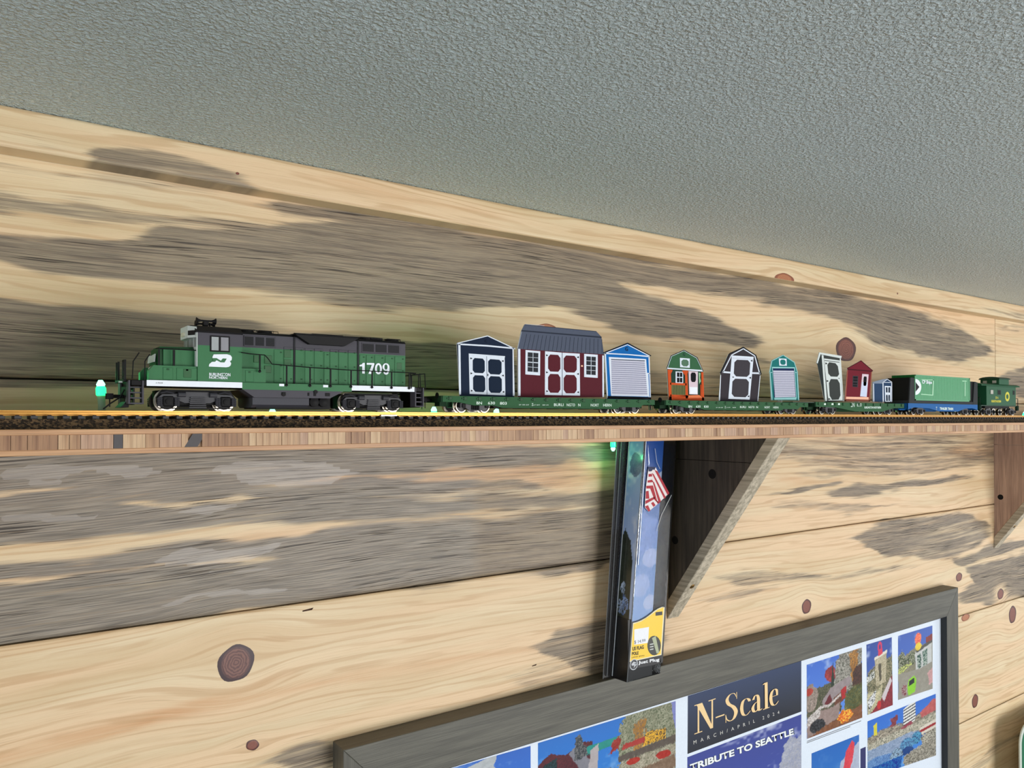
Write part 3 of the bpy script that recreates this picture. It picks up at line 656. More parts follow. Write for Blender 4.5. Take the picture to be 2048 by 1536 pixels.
# hoods and cab
YH = 474.0; YH2 = 2*TC-YH; YB = 469.0; YB2 = 2*TC-YB
zh_r = Z2(1590, 400, YH); xh1 = X2(1590, YH, 500); xh0 = UX(484, YH, 690); zgb = Z2(1590, 520, YH)
def hood_profile(y0, y1, z0, z1, r, roof):
    return [(y0, z0), (y1, z0), (y1, z1-r), (y1-r*.8, z1-r*.15), (y1-r*1.6, z1+roof*.6), ((y0+y1)/2, z1+roof), (y0+r*1.6, z1+roof*.6), (y0+r*.8, z1-r*.15), (y0, z1-r)]
a = MB(); a.box(xh0, xh1, YH, YH2, zs1, zgb); a.build('long_hood', bn, loco)
ztop = zh_r
a = MB(); a.box(xh0, xh1, YH, YH2, zgb, ztop, 0); a.build('hood_band', gry, loco)
a = MB(); a.prism([(YH-.1, ztop), (YH2+.1, ztop), (YH2-1.5, ztop+1.5), (TC+3, ztop+2.2), (TC-3, ztop+2.2), (YH+1.5, ztop+1.5)], 0, xh0, xh1+.2); a.build('hood_roof', blk, loco)
def onh(name, c, m, dy=.25, par=None, K=1, y=YH, bev=.12):
    (x0, y0), (x1, y1) = (c[0], c[1]), (c[2], c[3])
    KK = K1 if K == 1 else K2
    p = P(*KK(x0, y0), y); q = P(*KK(x1, y1), y)
    a = MB(); a.box(p[0], q[0], y-dy, y+.2, min(p[1], q[1]), max(p[1], q[1]), bev if dy > .2 else 0); return a.build(name, m, par or loco)
# louvre grilles along the top
def grille(px0, px1, n):
    X0, X1_ = UX(px0, YH, 690), UX(px1, YH, 690); z1 = ztop-.8; z0 = zgb+.7
    a = MB(); a.box(X0, X1_, YH-.45, YH, z0, z1, .2); fr = a.build('grille_frame', gry, loco)
    w = (X1_-X0)/n
    for k in range(n):
        a = MB(); a.box(X0+k*w+.6, X0+(k+1)*w-.6, YH-.55, YH-.3, z0+.7, z1-.7)
        for j in range(6):
            zz = z0+.9+(z1-z0-1.8)*j/6; a.box(X0+k*w+.7, X0+(k+1)*w-.7, YH-.62, YH-.5, zz, zz+.3)
        a.build('grille', gryd, fr)
grille(487, 550.5, 3); grille(723, 799, 3)
# hood doors: raised panels with gaps
def zt2(k): return zs1+.8, zgb+(3.0 if k else -.8)
dl = [(245, 335, 0), (345, 440, 1), (462, 545, 1), (562, 645, 1), (658, 745, 1), (757, 810, 0), (818, 898, 1), (908, 994, 1), (1004, 1086, 1), (1122, 1180, 0), (1190, 1262, 0), (1276, 1370, 0), (1384, 1470, 0), (1482, 1580, 0)]
for x0, x1, k in dl:
    z0, z1 = zt2(0) if x0 > 1100 else (zs1+.8, zgb+(1.6 if k else -.4))
    X0, X1_ = X2(x0, YH), X2(x1, YH)
    if k:
        a = MB(); a.box(X0, X1_, YH-.35, YH, z0, zgb, .12); dr_ = a.build('door', bn, loco)
        a = MB(); a.box(X0, X1_, YH-.35, YH, zgb+.02, z1, .12); a.build('door_top', gry, dr_)
    else:
        a = MB(); a.box(X0, X1_, YH-.35, YH, z0, min(z1, zgb-.3), .12); dr_ = a.build('door', bn, loco)
    a = MB()
    for zz in (z0+2.2, (z0+z1)/2, z1-2): a.box(X1_-1.6, X1_-.7, YH-.7, YH-.3, zz, zz+.8)
    a.build('latch', bn_sh, dr_)
for c in ((348, 460, 418, 542), (348, 556, 418, 622), (38, 515, 88, 590), (148, 515, 222, 605), (148, 620, 215, 695), (1500, 590, 1552, 665)): onh('louvre_patch', c, bn_d, .5, K=2)
# hood joint strips
for x in (452, 1105):
    a = MB(); xx = X2(x, YH); a.box(xx-.5, xx+.5, YH-.5, YH, zs1, ztop+.2); a.build('joint_strip', gryd, loco)
# dynamic brake flare with its dark intake, roof details
fx = [X2(462, 470, 320), X2(625, 468, 310), X2(985, 468, 360), X2(1105, 470, 370)]; zf1 = ztop+1.2; zf0 = ztop-4.2
a = MB(); a.hexa([(fx[1], YN+2.5, zf0), (fx[2], YN+2.5, zf0), (fx[2], YH+3, zf0), (fx[1], YH+3, zf0), (fx[0], YN+2, zf1), (fx[3], YN+2, zf1), (fx[3], YH+3, zf1+.5), (fx[0], YH+3, zf1+.5)]); a.build('brake_intake', blk, loco)
a = MB(); a.hexa([(fx[1], YF-2.5, zf0), (fx[2], YF-2.5, zf0), (fx[2], YH2-3, zf0), (fx[1], YH2-3, zf0), (fx[0], YF-2, zf1), (fx[3], YF-2, zf1), (fx[3], YH2-3, zf1+.5), (fx[0], YH2-3, zf1+.5)]); a.build('brake_intake', blk, loco)
a = MB(); a.box(fx[0], fx[3], YN+2, YF-2, zf1, zf1+1.0, .3); a.build('roof_blister', blk, loco)
for x, r in ((715, 6.5), (870, 4.5), (1180, 5.0), (-40, 4.6), (150, 4.6), (1450, 5.0)):
    xx = X2(x, TC, 300); z = zf1+1.0 if 600 < x < 1000 else ztop+2.1
    a = MB(); a.lathe((xx, TC, z), [(r, 0), (r, .9), (r-.6, 1.3), (1, 1.5)], 2, 20)
    for k in range(4): a.box(xx-r, xx+r, TC-.15+k*2-3, TC+.15+k*2-3, z+1.4, z+1.7)
    a.build('fan', blk, loco)
for x in (1300,): 
    xx = X2(x, TC-4, 340); a = MB(); a.box(xx-5, xx+4, TC-5, TC+5, ztop+2, ztop+3.6, .3); a.build('exhaust_stack', blk, loco)
a = MB()
for x in range(20, 1600, 210): xx = X2(x, 478, 330); a.tube([(xx, 476.5, ztop+1.2), (xx, 476.5, ztop+2.8), (xx+3, 476.5, ztop+2.8), (xx+3, 476.5, ztop+1.2)], .25, 5)
a.build('lift_ring', blk, loco)
# cab
YC = 468.0; YC2 = 2*TC-YC; xc0 = UX(395.5, YC, 720); xc1 = UX(484, YC, 720)
zce = HZ(400, 664, YC); zcb = Z1(1240, 455, YC); zroof = HZ(398, 652, 478)
a = MB(); a.box(xc0, xc1, YC, YC2, zs1, zcb); cab = a.build('cab', bn, loco)
a = MB(); a.prism([(YC, zcb), (YC2, zcb), (YC2, zce), (YC, zce)], 0, xc0, xc1); a.build('cab_band', gry, loco)
a = MB(); a.prism([(YC-.6, zce-.2), (YC2+.6, zce-.2), (YC2+.4, zce+.8), (YC2-5, zroof-.6), (TC+5, zroof+.4), (TC-5, zroof+.4), (YC+5, zroof-.6), (YC-.4, zce+.8)], 0, xc0-1.2, xc1+.3); a.build('cab_roof', blk, loco)
# cab front wall, silver, with windows and number boxes
a = MB(); a.box(xc0-.5, xc0, YC+.2, YC2-.2, Z1(1225, 700, YC), zce, .1); cf = a.build('cab_front', silv, loco)
zw0, zw1 = Z1(1225, 470, YC), Z1(1225, 345, YC)
for y0, y1 in ((YC+1.5, YC+6), (YC+8, YC+15.5), (YC2-15.5, YC2-8), (YC2-6, YC2-1.5)):
    a = MB(); a.box(xc0-.75, xc0-.4, y0, y1, zw0, zw1, .1); a.build('cab_window', glz, cf)
nb = MB(); nb.hexa([(xc0-4, TC-9, zce-3), (xc0-.4, YC+1, zce-3), (xc0-.4, YC2-1, zce-3), (xc0-4, TC+9, zce-3), (xc0-4, TC-9, zroof-.5), (xc0-.4, YC+1, zroof-1.5), (xc0-.4, YC2-1, zroof-1.5), (xc0-4, TC+9, zroof-.5)]); nbo = nb.build('number_box', silv, loco)
a = MB(); a.hexa([(xc0-3.9, TC-9.5, zce-1.6), (xc0-1.4, YC+1.6, zce-1.6), (xc0-1.4, YC+2.2, zce-1.6), (xc0-3.9, TC-8.6, zce-1.6), (xc0-3.9, TC-9.5, zce+1.1), (xc0-1.4, YC+1.6, zce+1.1), (xc0-1.4, YC+2.2, zce+1.1), (xc0-3.9, TC-8.6, zce+1.1)]); a.build('number_board', gryd, nbo)
a = MB()
for y in (TC-1.6, TC+1.6): a.lathe((xc0-5.2, y, zce-.6), [(1.2, 0), (1.3, 1.4)], 0, 12)
a.build('headlight', mat('headlight lens', (235, 230, 205), .2), nbo)
# side window
wq = [P(*K1(x, y), YC) for x, y in ((1365, 345), (1590, 345), (1590, 540), (1365, 535))]
X0, X1_, z0, z1 = wq[0][0], wq[1][0], wq[2][1], wq[0][1]
a = MB(); a.box(X0, X1_, YC-.45, YC, z0, z1, .15); wf = a.build('side_window', blk, loco)
xm = X0+(X1_-X0)*.47
for u0, u1, mm in ((X0+.8, xm-.5, glz), (xm+.8, X1_-.8, mat('side pane', (128, 128, 134), .15, spec=.8))):
    a = MB(); a.box(u0, u1, YC-.5, YC-.3, z0+.8, z1-.8); a.build('pane', mm, wf)
# nose
YNo = 473.5; YNo2 = 2*TC-YNo; xn0 = UX(309, YNo, 720); zn = Z1(900, 462, YNo)
a = MB(); zlow = Z1(900, 700, YNo)
a.hexa([(xn0, YNo, zs1), (xc0, YNo, zs1), (xc0, YNo2, zs1), (xn0, YNo2, zs1), (xn0+2, YNo+.8, zn-.6), (xc0, YNo+.8, zn), (xc0, YNo2-.8, zn), (xn0+2, YNo2-.8, zn-.6)])
bmesh.ops.bevel(a.bm, geom=list(a.bm.edges), offset=1.1, segments=2, affect='EDGES'); a.build('nose', bn_sh, loco, smooth=True)
a = MB(); a.box(xn0+4.5, xc0-.2, YNo-.35, YNo+.6, zlow, zn-2, .2); nd = a.build('nose_side_panel', bn, loco)
for x in (790, 960): 
    xx = X1(x, YNo); a = MB(); a.box(xx-1.0, xx+.3, YNo-.6, YNo, zlow, zn-2.4); a.build('hinge', bn_sh, nd)
# white stripes on the nose front
for zc, s in ((zn-7.5, 1), (zn-13.5, -1)):
    a = MB()
    for sy in (-1, 1):
        a.hexa([(xn0+(-.1), TC, zc-2), (xn0-.1, TC+sy*9.3, zc-2.0), (xn0+.6, TC+sy*9.3, zc-2.0), (xn0+.6, TC, zc-2), (xn0+.2, TC, zc+2.0), (xn0+.4, TC+sy*9.3, zc+2+s*.6), (xn0+1, TC+sy*9.3, zc+2+s*.6), (xn0+1, TC, zc+2.0)])
    a.build('nose_stripe', silv, loco)
# low equipment boxes beside nose, cab and hood
def lowbox(x0, x1, ytop, K, ch=False):
    X0, X1_ = (X1(x0, YB, 780), X1(x1, YB, 780)) if K == 1 else (X2(x0, YB), X2(x1, YB))
    z1 = Z1(900, 690, YB) if ytop is None else ytop
    a = MB(); a.prism([(X0, zs1), (X1_, zs1), (X1_, z1), (X0, z1)], 1, YB, YB2); return a.build('battery_box', bn, loco), X0, X1_, z1
X0, X1_ = X1(668, YB, 780), X1(1226, YB, 780); z1b = Z1(900, 690, YB)
for y0_, y1_ in ((YB, YNo+.6), (YNo2-.6, YB2)):
    a = MB(); a.prism([(X0, zs1), (X1_, zs1), (X1_, z1b), (X0+2.5, z1b), (X0, z1b-3)], 1, y0_, y1_); a.build('battery_box', bn, loco)
b2, *_ = lowbox(1228, 1705, z1b, 1); b3, *_ = lowbox(1708, 2000, z1b, 1)
for x0, x1 in ((830, 940), (985, 1220), (1285, 1470), (1490, 1650), (1768, 1860)):
    a = MB(); a.box(X1(x0, YB, 780), X1(x1, YB, 780), YB-.35, YB, zs1+.7, z1b-1.0, .15); o = a.build('door', bn, loco)
    a = MB(); xx = X1((x0+x1)/2, YB, 780); a.box(xx-.6, xx+.6, YB-.6, YB-.3, z1b-2.6, z1b-1.6); a.build('latch', bn_sh, o)
onh('louvre_patch', (1062, 728, 1150, 828), bn_d, .6, K=1, y=YB)
# herald, name and number
def herald(quads, m, y):
    for q in quads:
        a = MB(); a.ppoly([K1(*p) for p in q], y, .15); a.build('herald', m, loco)
herald([[(1408, 562), (1560, 560), (1600, 572), (1615, 596), (1612, 626), (1592, 640), (1606, 662), (1600, 688), (1580, 704), (1550, 709), (1352, 700), (1358, 672), (1384, 650), (1404, 640), (1392, 612), (1396, 584)]], wht, YC-.18)
herald([[(1388, 604), (1440, 604), (1490, 634), (1512, 608), (1556, 610), (1530, 654), (1486, 652), (1440, 628), (1424, 646), (1372, 646), (1376, 640), (1404, 640)]], bn, YC-.3)
text('BURLINGTON', [K1(*p) for p in ((1357, 806), (1597, 812), (1597, 775), (1357, 771))], YC-.15, wht, loco, bold=.02)
text('NORTHERN', [K1(*p) for p in ((1355, 838), (1562, 845), (1562, 815), (1355, 810))], YC-.15, wht, loco, bold=.02)
def digits():
    G = [[(0, .80), (0, .66), (.085, .68), (.085, 0), (.17, 0), (.17, 1), (.11, 1), (.07, .85)], [(.235, 1), (.235, .84), (.405, .84), (.29, 0), (.385, 0), (.49, .86), (.49, 1)]]
    def ring(cx, cy_, rx, ry, w, a0=0, a1=360, n=20):
        for k in range(n):
            t0_, t1_ = math.radians(a0+(a1-a0)*k/n), math.radians(a0+(a1-a0)*(k+1)/n); wi = w*ry/rx*.55
            G.append([(cx+rx*math.cos(t0_), cy_+ry*math.sin(t0_)), (cx+rx*math.cos(t1_), cy_+ry*math.sin(t1_)), (cx+(rx-w)*math.cos(t1_), cy_+(ry-wi)*math.sin(t1_)), (cx+(rx-w)*math.cos(t0_), cy_+(ry-wi)*math.sin(t0_))])
    ring(.625, .5, .12, .5, .07); ring(.88, .67, .12, .33, .068); ring(.88, .5, .12, .5, .068, -140, 20, 10)
    return G
Qn = [P(*K2(*p), YH-.85) for p in ((1122, 700), (1428, 716), (1428, 597), (1122, 592))]; a = MB()
for ig, gq in enumerate(digits()): a.prism([bilin(Qn, *p) for p in gq], 1, YH-.85-.002*ig, YH-.75)
a.build('road_number', wht, loco)
text('1709', [K1(*p) for p in ((752, 894), (828, 896), (828, 880), (752, 878))], YN-.1, gry, loco)
# horn
a = MB(); xh = UX(411, TC-2, 645); zh = HZ(411, 645, TC-2)
for s in (-1, 1):
    for k, dz_ in ((-1.5, .8), (1.5, -.8)):
        a.lathe((xh, TC-2+k, zh+dz_), [(.5, 0), (.6, s*3), (1.0, s*4.4), (1.9, s*5.6)], 0, 12)
a.box(xh-1.5, xh+1.5, TC-4, TC, zh-2.2, zh+.6, .3); a.cyl((xh+2.5, TC-2, zroof), .5, 2, zh-zroof, 8); a.build('horn', blk, loco)
# handrails with stanchions
rl = [(-90, 485), (0, 500), (150, 512), (182, 545), (225, 605), (620, 640), (1040, 668), (1600, 692), (1700, 700)]
pts = [(P(*K2(x, y), YN-.6)[0], YN-.6, P(*K2(x, y), YN-.6)[1]) for x, y in rl]
a = MB(); a.tube(pts, .33, 6); hr = a.build('handrail', blk, loco)
for x in (100, 375, 615, 825, 1035, 1250, 1450, 1630):
    xx = X2(x, YN-.5, 760); zz = float(np.interp(xx, [p[0] for p in pts], [p[2] for p in pts]))
    zb_ = zs1-.8 if x > 120 else Z2(100, 680, YN)
    a = MB(); a.box(xx-.45, xx+.45, YN-.9, YN-.2, zb_, zz, .1); a.lathe((xx, YN-.9, zb_), [(.8, 0), (.9, .7)], 1, 8); a.build('stanchion', blk, hr)
pts = [(P(*K1(x, y), 470)[0], 470, P(*K1(x, y), 470)[1]) for x, y in ((745, 495), (1000, 505), (1275, 520))]
a = MB(); a.tube(pts, .33, 6); h2 = a.build('handrail', blk, loco)
for x in (785, 955):
    xx = X1(x, 470, 600); a = MB(); a.box(xx-.5, xx+.5, 469.7, 470.3, Z1(785, 712, 470), Z1(785, 505, 470)); a.build('stanchion', blk, h2)
h3m = MB(); rp = [(620, 850), (620, 640), (690, 555)]
h3m.tube([(P(*K1(x, y), YN)[0], YN, P(*K1(x, y), YN)[1]) for x, y in ((480, 838), (492, 640), (560, 540))], .35, 6)
h3m.tube([(P(*K1(x, y), YN)[0], YN, P(*K1(x, y), YN)[1]) for x, y in ((622, 850), (625, 640), (680, 560))], .35, 6); h3m.build('handrail', blk, loco)
h4 = MB()
for x in (1650, 1745, 1795):
    xx = X2(x, YN, 800); h4.tube([(xx, YN-.3, zs1-1), (xx-.6, YN-.3, zs1+9.5)], .35, 6)
h4.tube([(X2(1640, YN, 700), YN-.3, Z2(1640, 700, YN)), (X2(1700, YN, 716), YN-.3, Z2(1700, 712, YN)), (X2(1790, YN, 705), YN-.3, Z2(1790, 705, YN))], .35, 6)
for k in range(3): h4.tube([(xb-1, YN+4+k*10, zs1), (xb-1, YN+4+k*10, zs1+9)], .35, 6)
h4.tube([(xb-1, YN, zs1+9), (xb-1, YF, zs1+9)], .35, 6); h4.build('end_railing', blk, loco)
# front end railing, steps and pilots
xf = X1(370, TC-6, 760)
a = MB()
zA, zB_ = Z1(370, 870, 480), Z1(370, 632, 480)
for y in (TC-14, TC-8): a.box(xf-.5, xf+.5, y-.6, y+.6, zA, zB_)
a.box(xf-.5, xf+.5, TC-14, TC-8, zB_-1, zB_); a.box(xf-.5, xf+.5, TC-14, TC-8, zA+3, zA+3.8); a.box(xf-.8, xf+.8, TC-14.5, TC+14.5, zA-.5, zA+1)
for y in (TC+14, TC+8): a.box(xf-.5, xf+.5, y-.6, y+.6, zA, zB_)
a.build('end_railing', blk, loco)
a = MB(); a.box(xf-2.4, xf-.6, TC-11, TC-8, zA-.9, zA-.1, .1); a.build('drop_step', silv, loco)
def steps(X0, X1_, name='steps'):
    zb2 = 8.0
    for x0_, x1_ in ((X0, X0+.8), (X1_-.8, X1_)):
        for y0_, y1_ in ((YN-.2, YN+7), (YF-7, YF+.2)): a = MB(); a.box(x0_, x1_, y0_, y1_, zb2, zs1-.3); a.build('step_side', gry, loco)
    for k in range(4):
        z = zb2+k*3.0
        for y0_, y1_ in ((YN-.2+k*.7, YN+3.6), (YF-3.6, YF+.2-k*.7)): a = MB(); a.box(X0+.6, X1_-.6, y0_, y1_, z, z+.8, .1); a.build('step', gry, loco)
steps(X1(437, YN, 960), X1(612, YN, 960)); steps(X2(1690, YN, 900), X2(1780, YN, 900))
a = MB(); a.box(xa-1, xa+.6, YN+4, YF-4, 7.6, zs0, .3); a.prism([(xa-4, 6.2), (xa, 6.2), (xa+.6, 10), (xa-.6, 10)], 1, YN+7, YF-7); a.build('pilot', blk, loco)
a = MB(); a.box(xb-1, xb+.6, YN+4, YF-4, 7.6, zs0, .3); a.build('pilot', blk, loco)
coupler(loco, xa-1, -1, 12.5); coupler(loco, xb, 1, 12.5)
a = MB(); p0 = P(*K1(400, 940), TC-6); a.tube([(xf+1, TC-6, zs0-2), (xf-1, TC-6, 12), (xf-6, TC-6, 8.4), (X1(150, TC-6, 1180), TC-6, RT+.9)], .45, 6)
a.build('air_hose', blk, loco)
a = MB(); a.tube([(xf+2, TC-8, 14), (xf+1.6, TC-8, 8)], .4, 6); a.lathe((xf+1.2, TC-8, 7), [(.9, 0), (1.1, 1), (.5, 2)], 2, 8); a.build('hose_end', mat('hose grey', (130, 136, 138), .4), loco)
# loco trucks
def loco_truck(X):
    t = bpy.data.objects.new('truck', None); t.empty_display_size = .01; oset(t, (X, TC, RT), loco)
    wb = 31.8; r = 5.85; z = RT+r
    for s in (-1, 1): wheelset(t, X+s*wb/2, r)
    for s in (-1, 1):
        y0 = TC+s*11.6; y1 = y0+s*1.6; lo, hi = min(y0, y1), max(y0, y1)
        out = [(X-wb/2-6, z+1.2), (X-wb/2-3.2, z+3.6), (X-wb/2+3, z+3.8), (X-6, z+5.2), (X+6, z+5.2), (X+wb/2-3, z+3.8), (X+wb/2+3.2, z+3.6), (X+wb/2+6, z+1.2), (X+wb/2+5.4, z-.6), (X+wb/2+2.8, z+1.4), (X+wb/2-3, z+1.2), (X+7, z-1.2), (X-7, z-1.2), (X-wb/2+3, z+1.2), (X-wb/2-2.8, z+1.4), (X-wb/2-5.4, z-.6)]
        a = MB(); a.prism(out, 1, lo, hi); sf = a.build('sideframe', und, t)
        for k in (-1, 1):
            xx = X+k*wb/2
            a = MB(); lo2, hi2 = min(y1, y1+s*1.5), max(y1, y1+s*1.5)
            a.box(xx-2.9, xx+2.9, lo2, hi2, z-3.4, z+2.6, .6); a.lathe((xx, y1+s*1.4, z-.4), [(1.7, 0), (1.7, s*.6), (.9, s*.7)], 1, 12); a.build('journal_box', blk, sf)
            a = MB()
            for kk in (-5.2, -3.9, 3.9, 5.2): a.lathe((xx+kk, y1+s*.6, z-3.2), [(.7, i*.55) if i % 2 else (1.0, i*.55) for i in range(10)], 2, 8)
            a.build('spring', und, sf)
            a = MB(); a.cyl((xx-k*7.2-2, y1+s*.6, z+3.6), 1.5, 0, 4, 10); a.tube([(xx-4, y1+s*.5, z+4.4), (xx-1, y1+s*.9, z+5.2), (xx+3, y1+s*.6, z+4.2)], .4, 5); a.build('brake_cylinder', und, sf)
        a = MB()
        for i in range(6): a.box(X-4.8+i*.15, X+4.8-i*.15, min(y1, y1+s*1.2), max(y1, y1+s*1.2), z-4.2+i*1.15, z-3.5+i*1.15, .1)
        a.build('leaf_spring', und, sf)
        a = MB(); a.box(X-wb/2-4, X+wb/2+4, min(y0, y1)+.3, max(y0, y1)-.3, z-4.6, z-4.0); a.build('brake_rod', blk, sf)
    for s in (-1, 1):
        a = MB(); lo, hi = sorted((TC+s*10.6, TC+s*11.5)); a.prism([(X-wb/2-5.6, z-2.2), (X+wb/2+5.6, z-2.2), (X+wb/2+6, z+2), (X+wb/2+3, z+6.4), (X-wb/2-3, z+6.4), (X-wb/2-6, z+2)], 1, lo, hi); a.build('shroud', blk, t)
    a = MB(); a.box(X-wb/2-5, X+wb/2+5, TC-5.5, TC+5.5, z-3.5, z+6); a.build('gearbox', blk, t)
loco_truck((X1(890, 471, 1100)+X1(1545, 471, 1100))/2); loco_truck((X2(1030, 471, 1020)+X2(1485, 471, 1020))/2)

# ---------------------------------------------------------------- flatcars with stake pockets
CN = 469.5; CF = 2*TC-CN
def zdeck(px, py): return HZ(px, py, CN)
def flatcar(pa, pb, py_a, label, num, lq, shorttop=False):
    X0, X1_ = UX(pa, CN, 798), UX(pb, CN, 798)
    c = thing('flatcar', ((X0+X1_)/2, TC, RT), label, 'model flatcar', 'long green flatcars')
    zd = zdeck(pa, py_a); Z0 = zd-5.6
    a = MB(); a.box(X0, X1_, CN+.8, CF-.8, zd-1.6, zd-.1); a.build('deck', fl_d, c)
    for s, y in ((1, CN), (-1, CF-1.2)):
        a = MB(); sl = 14
        a.prism([(X0, zd), (X1_, zd), (X1_, zd-4.3), (X1_-sl, zd-4.6), (X1_-sl-3, zd-6.6), (X0+sl+12, zd-6.6), (X0+sl, zd-4.6), (X0, zd-4.3)], 1, y, y+1.2); a.build('side_sill', fl_g, c)
    n = 17; src = None
    for s, y in ((1, CN-.5), (-1, CF+.1)):
        for k in range(n):
            x = X0+6+(X1_-X0-12)*k/(n-1)
            if src is None:
                a = MB(); a.box(x-1.3, x+1.3, y-.3, y+.5, zd-2.9, zd-.5, .15); a.box(x-2.6, x-1.5, y, y+.5, zd-2.4, zd-1.2); src = a.build('stake_pocket', bn_sh, c, (x, y, zd))
            else: dup(src, 'stake_pocket', (x, y, zd), c)
    a = MB(); a.box(X0+4, X1_-4, TC-3.5, TC+3.5, zd-7.2, zd-1.5); cs_ = a.build('centre_sill', fl_d, c)
    a = MB(); a.prism([(X0+sl+30, zd-6.4), (X1_-sl-22, zd-6.4), (X1_-sl-30, zd-8.2), (X0+sl+38, zd-8.2)], 1, CN+1.6, CN+2.6); a.build('lower_flange', fl_g, c)
    a = MB()
    for k in range(8):
        x = X0+48+(X1_-X0-92)*k/7; a.prism([(x-4, zd-6.6), (x+4, zd-6.6), (x+2, zd-8.4), (x-2, zd-8.4)], 1, CN+2.8, CF-2.8)
    a.build('cross_bearer', blk, c)
    for X, s in ((X0, -1), (X1_, 1)):
        a = MB(); a.box(min(X, X+s*1.2), max(X, X+s*1.2), CN+.5, CF-.5, zd-4.4, zd, .1); a.build('end_sill', fl_d, c)
        coupler(c, X, s, RT+9)
        a = MB(); x_ = X-s*3; a.tube([(x_, CN-.6, zd-4.4), (x_, CN-.6, zd-8.2), (x_+s*-4.5, CN-.6, zd-8.2), (x_+s*-4.5, CN-.6, zd-4.4)], .35, 5); a.build('stirrup_step', fl_g, c)
    a = MB(); a.lathe((X0-1.4, TC-9, zd+.2), [(2.2, 0), (2.2, .5)], 0, 14); a.cyl((X0-1, TC-9, zd-4), .4, 2, 4.5, 6); a.build('brake_wheel', blk, c)
    L_ = (X1_-X0); freight_truck(c, X0+L_*.135); freight_truck(c, X1_-L_*.135)
    for st, x0, x1, yy, h in lq:
        text(st, [(x0, yy+h/2), (x1, yy+h/2+(x1-x0)*.006), (x1, yy-h/2+(x1-x0)*.006), (x0, yy-h/2)], CN-.12, letw, c, bold=.01)
    return c, zd, X0, X1_
f1, zd1, f1a, f1b = flatcar(885.5, 1309, 791.3, 'long green flatcar behind the locomotive carrying the navy, barn red and blue sheds', '', [
    ('BN', 953, 964, 806, 5.5), ('630', 976, 990, 806, 5.5), ('803', 1000, 1013.5, 806.6, 5.5), ('CAPY   150000   LD LMT', 1038, 1058, 809.5, 2.0), ('Z', 1063.5, 1066.5, 809, 5), ('LT WT', 1067, 1080, 810, 2.0), ('NEW  4-70', 1085, 1097, 810, 2.0),
    ('BURLI', 1108, 1127, 809.5, 5.4), ('NGTO', 1133.5, 1150, 809.8, 5.4), ('N', 1156.5, 1161, 810, 5.4), ('NORT', 1181.5, 1197.5, 810.2, 5.4), ('HERN', 1206.5, 1223, 810.3, 5.4)])
cbd0 = mat('dark green sheet', (14, 50, 30), .5)
f2, zd2, f2a, f2b = flatcar(1332, 1616, 800.2, 'long green flatcar in mid train carrying the cottage, dark barn and teal sheds', '', [
    ('BN', 1377, 1384, 813, 4.4), ('630', 1392, 1401, 813, 4.4), ('830', 1408, 1417, 813.2, 4.4), ('CAPY   150000   LD LMT', 1432, 1446, 815, 1.6), ('Z', 1449.5, 1451.5, 814.5, 3.8), ('LT WT', 1453, 1461, 815, 1.6), ('NEW', 1465, 1472, 815, 1.6),
    ('BURLI', 1480, 1492, 814, 4), ('NGTO', 1497, 1509, 814.2, 4), ('N', 1512.5, 1516, 814.3, 4), ('NORT', 1529, 1540, 814.6, 4), ('HERN', 1546.5, 1557, 814.8, 4)])
a = MB(); xo = UX(1586, CN+1, 803); a.box(xo, UX(1629, CN+1, 803), CN+1, CN+14, zd2+.05, zd2+1.0, .1); a.build('loose_sheet', cbd0, f2)
# fishbelly flatcar
X0, X1_ = UX(1632, CN, 805), UX(1808, CN, 805); zd3 = zdeck(1650, 804.2)
f3 = thing('flatcar', ((X0+X1_)/2, TC, RT), 'short green deep-bellied flatcar carrying the leaning, maroon and small navy sheds', 'model flatcar')
a = MB(); a.box(X0, X1_, CN+.8, CF-.8, zd3-1.6, zd3-.1); a.build('deck', fl_d, f3)
L_ = X1_-X0
for y in (CN, CF-1.2):
    a = MB(); a.prism([(X0, zd3), (X1_, zd3), (X1_, zd3-5), (X1_-L_*.14, zd3-5.4), (X1_-L_*.27, zd3-9.6), (X0+L_*.42, zd3-9.6), (X0+L_*.2, zd3-5.4), (X0, zd3-5)], 1, y, y+1.2); a.build('side_sill', fl_g, f3)
src = None
for k in range(12):
    x = X0+5+(L_-10)*k/11
    for y in (CN-.5, CF+.1):
        if src is None: a = MB(); a.box(x-1.6, x+1.6, y-.3, y+.5, zd3-3.4, zd3-.4, .15); src = a.build('stake_pocket', bn_sh, f3, (x, y, zd3))
        else: dup(src, 'stake_pocket', (x, y, zd3), f3)
a = MB(); a.box(X0+2, X1_-2, TC-3.5, TC+3.5, zd3-8, zd3-1.5); a.build('centre_sill', fl_d, f3)
for X, s in ((X0, -1), (X1_, 1)): coupler(f3, X, s, RT+9); a = MB(); a.box(min(X, X+s*1.2), max(X, X+s*1.2), CN+.5, CF-.5, zd3-5, zd3); a.build('end_sill', fl_d, f3)
for px_, w in ((1650, 4), (1665, 4), (1678, 4)):
    a = MB(); a.ppoly([(px_-w/2+.3, 806.5), (px_+w/2, 806.5), (px_+w/2, 810), (px_-w/2, 810)], CN-.15, .1); a.build('side_marking', letw, f3)
text('BN', [(1702, 814), (1709, 814), (1709, 805.5), (1702, 805.5)], CN-.15, letw, f3); text('630', [(1714, 813), (1723, 813), (1723, 806.5), (1714, 806.5)], CN-.15, letw, f3)
text('BURLINGTON NORTHERN', [(1729, 817), (1762, 817.2), (1762, 813), (1729, 812.8)], CN-.15, letw, f3, bold=.03)
freight_truck(f3, X0+L_*.16); freight_truck(f3, X1_-L_*.19)
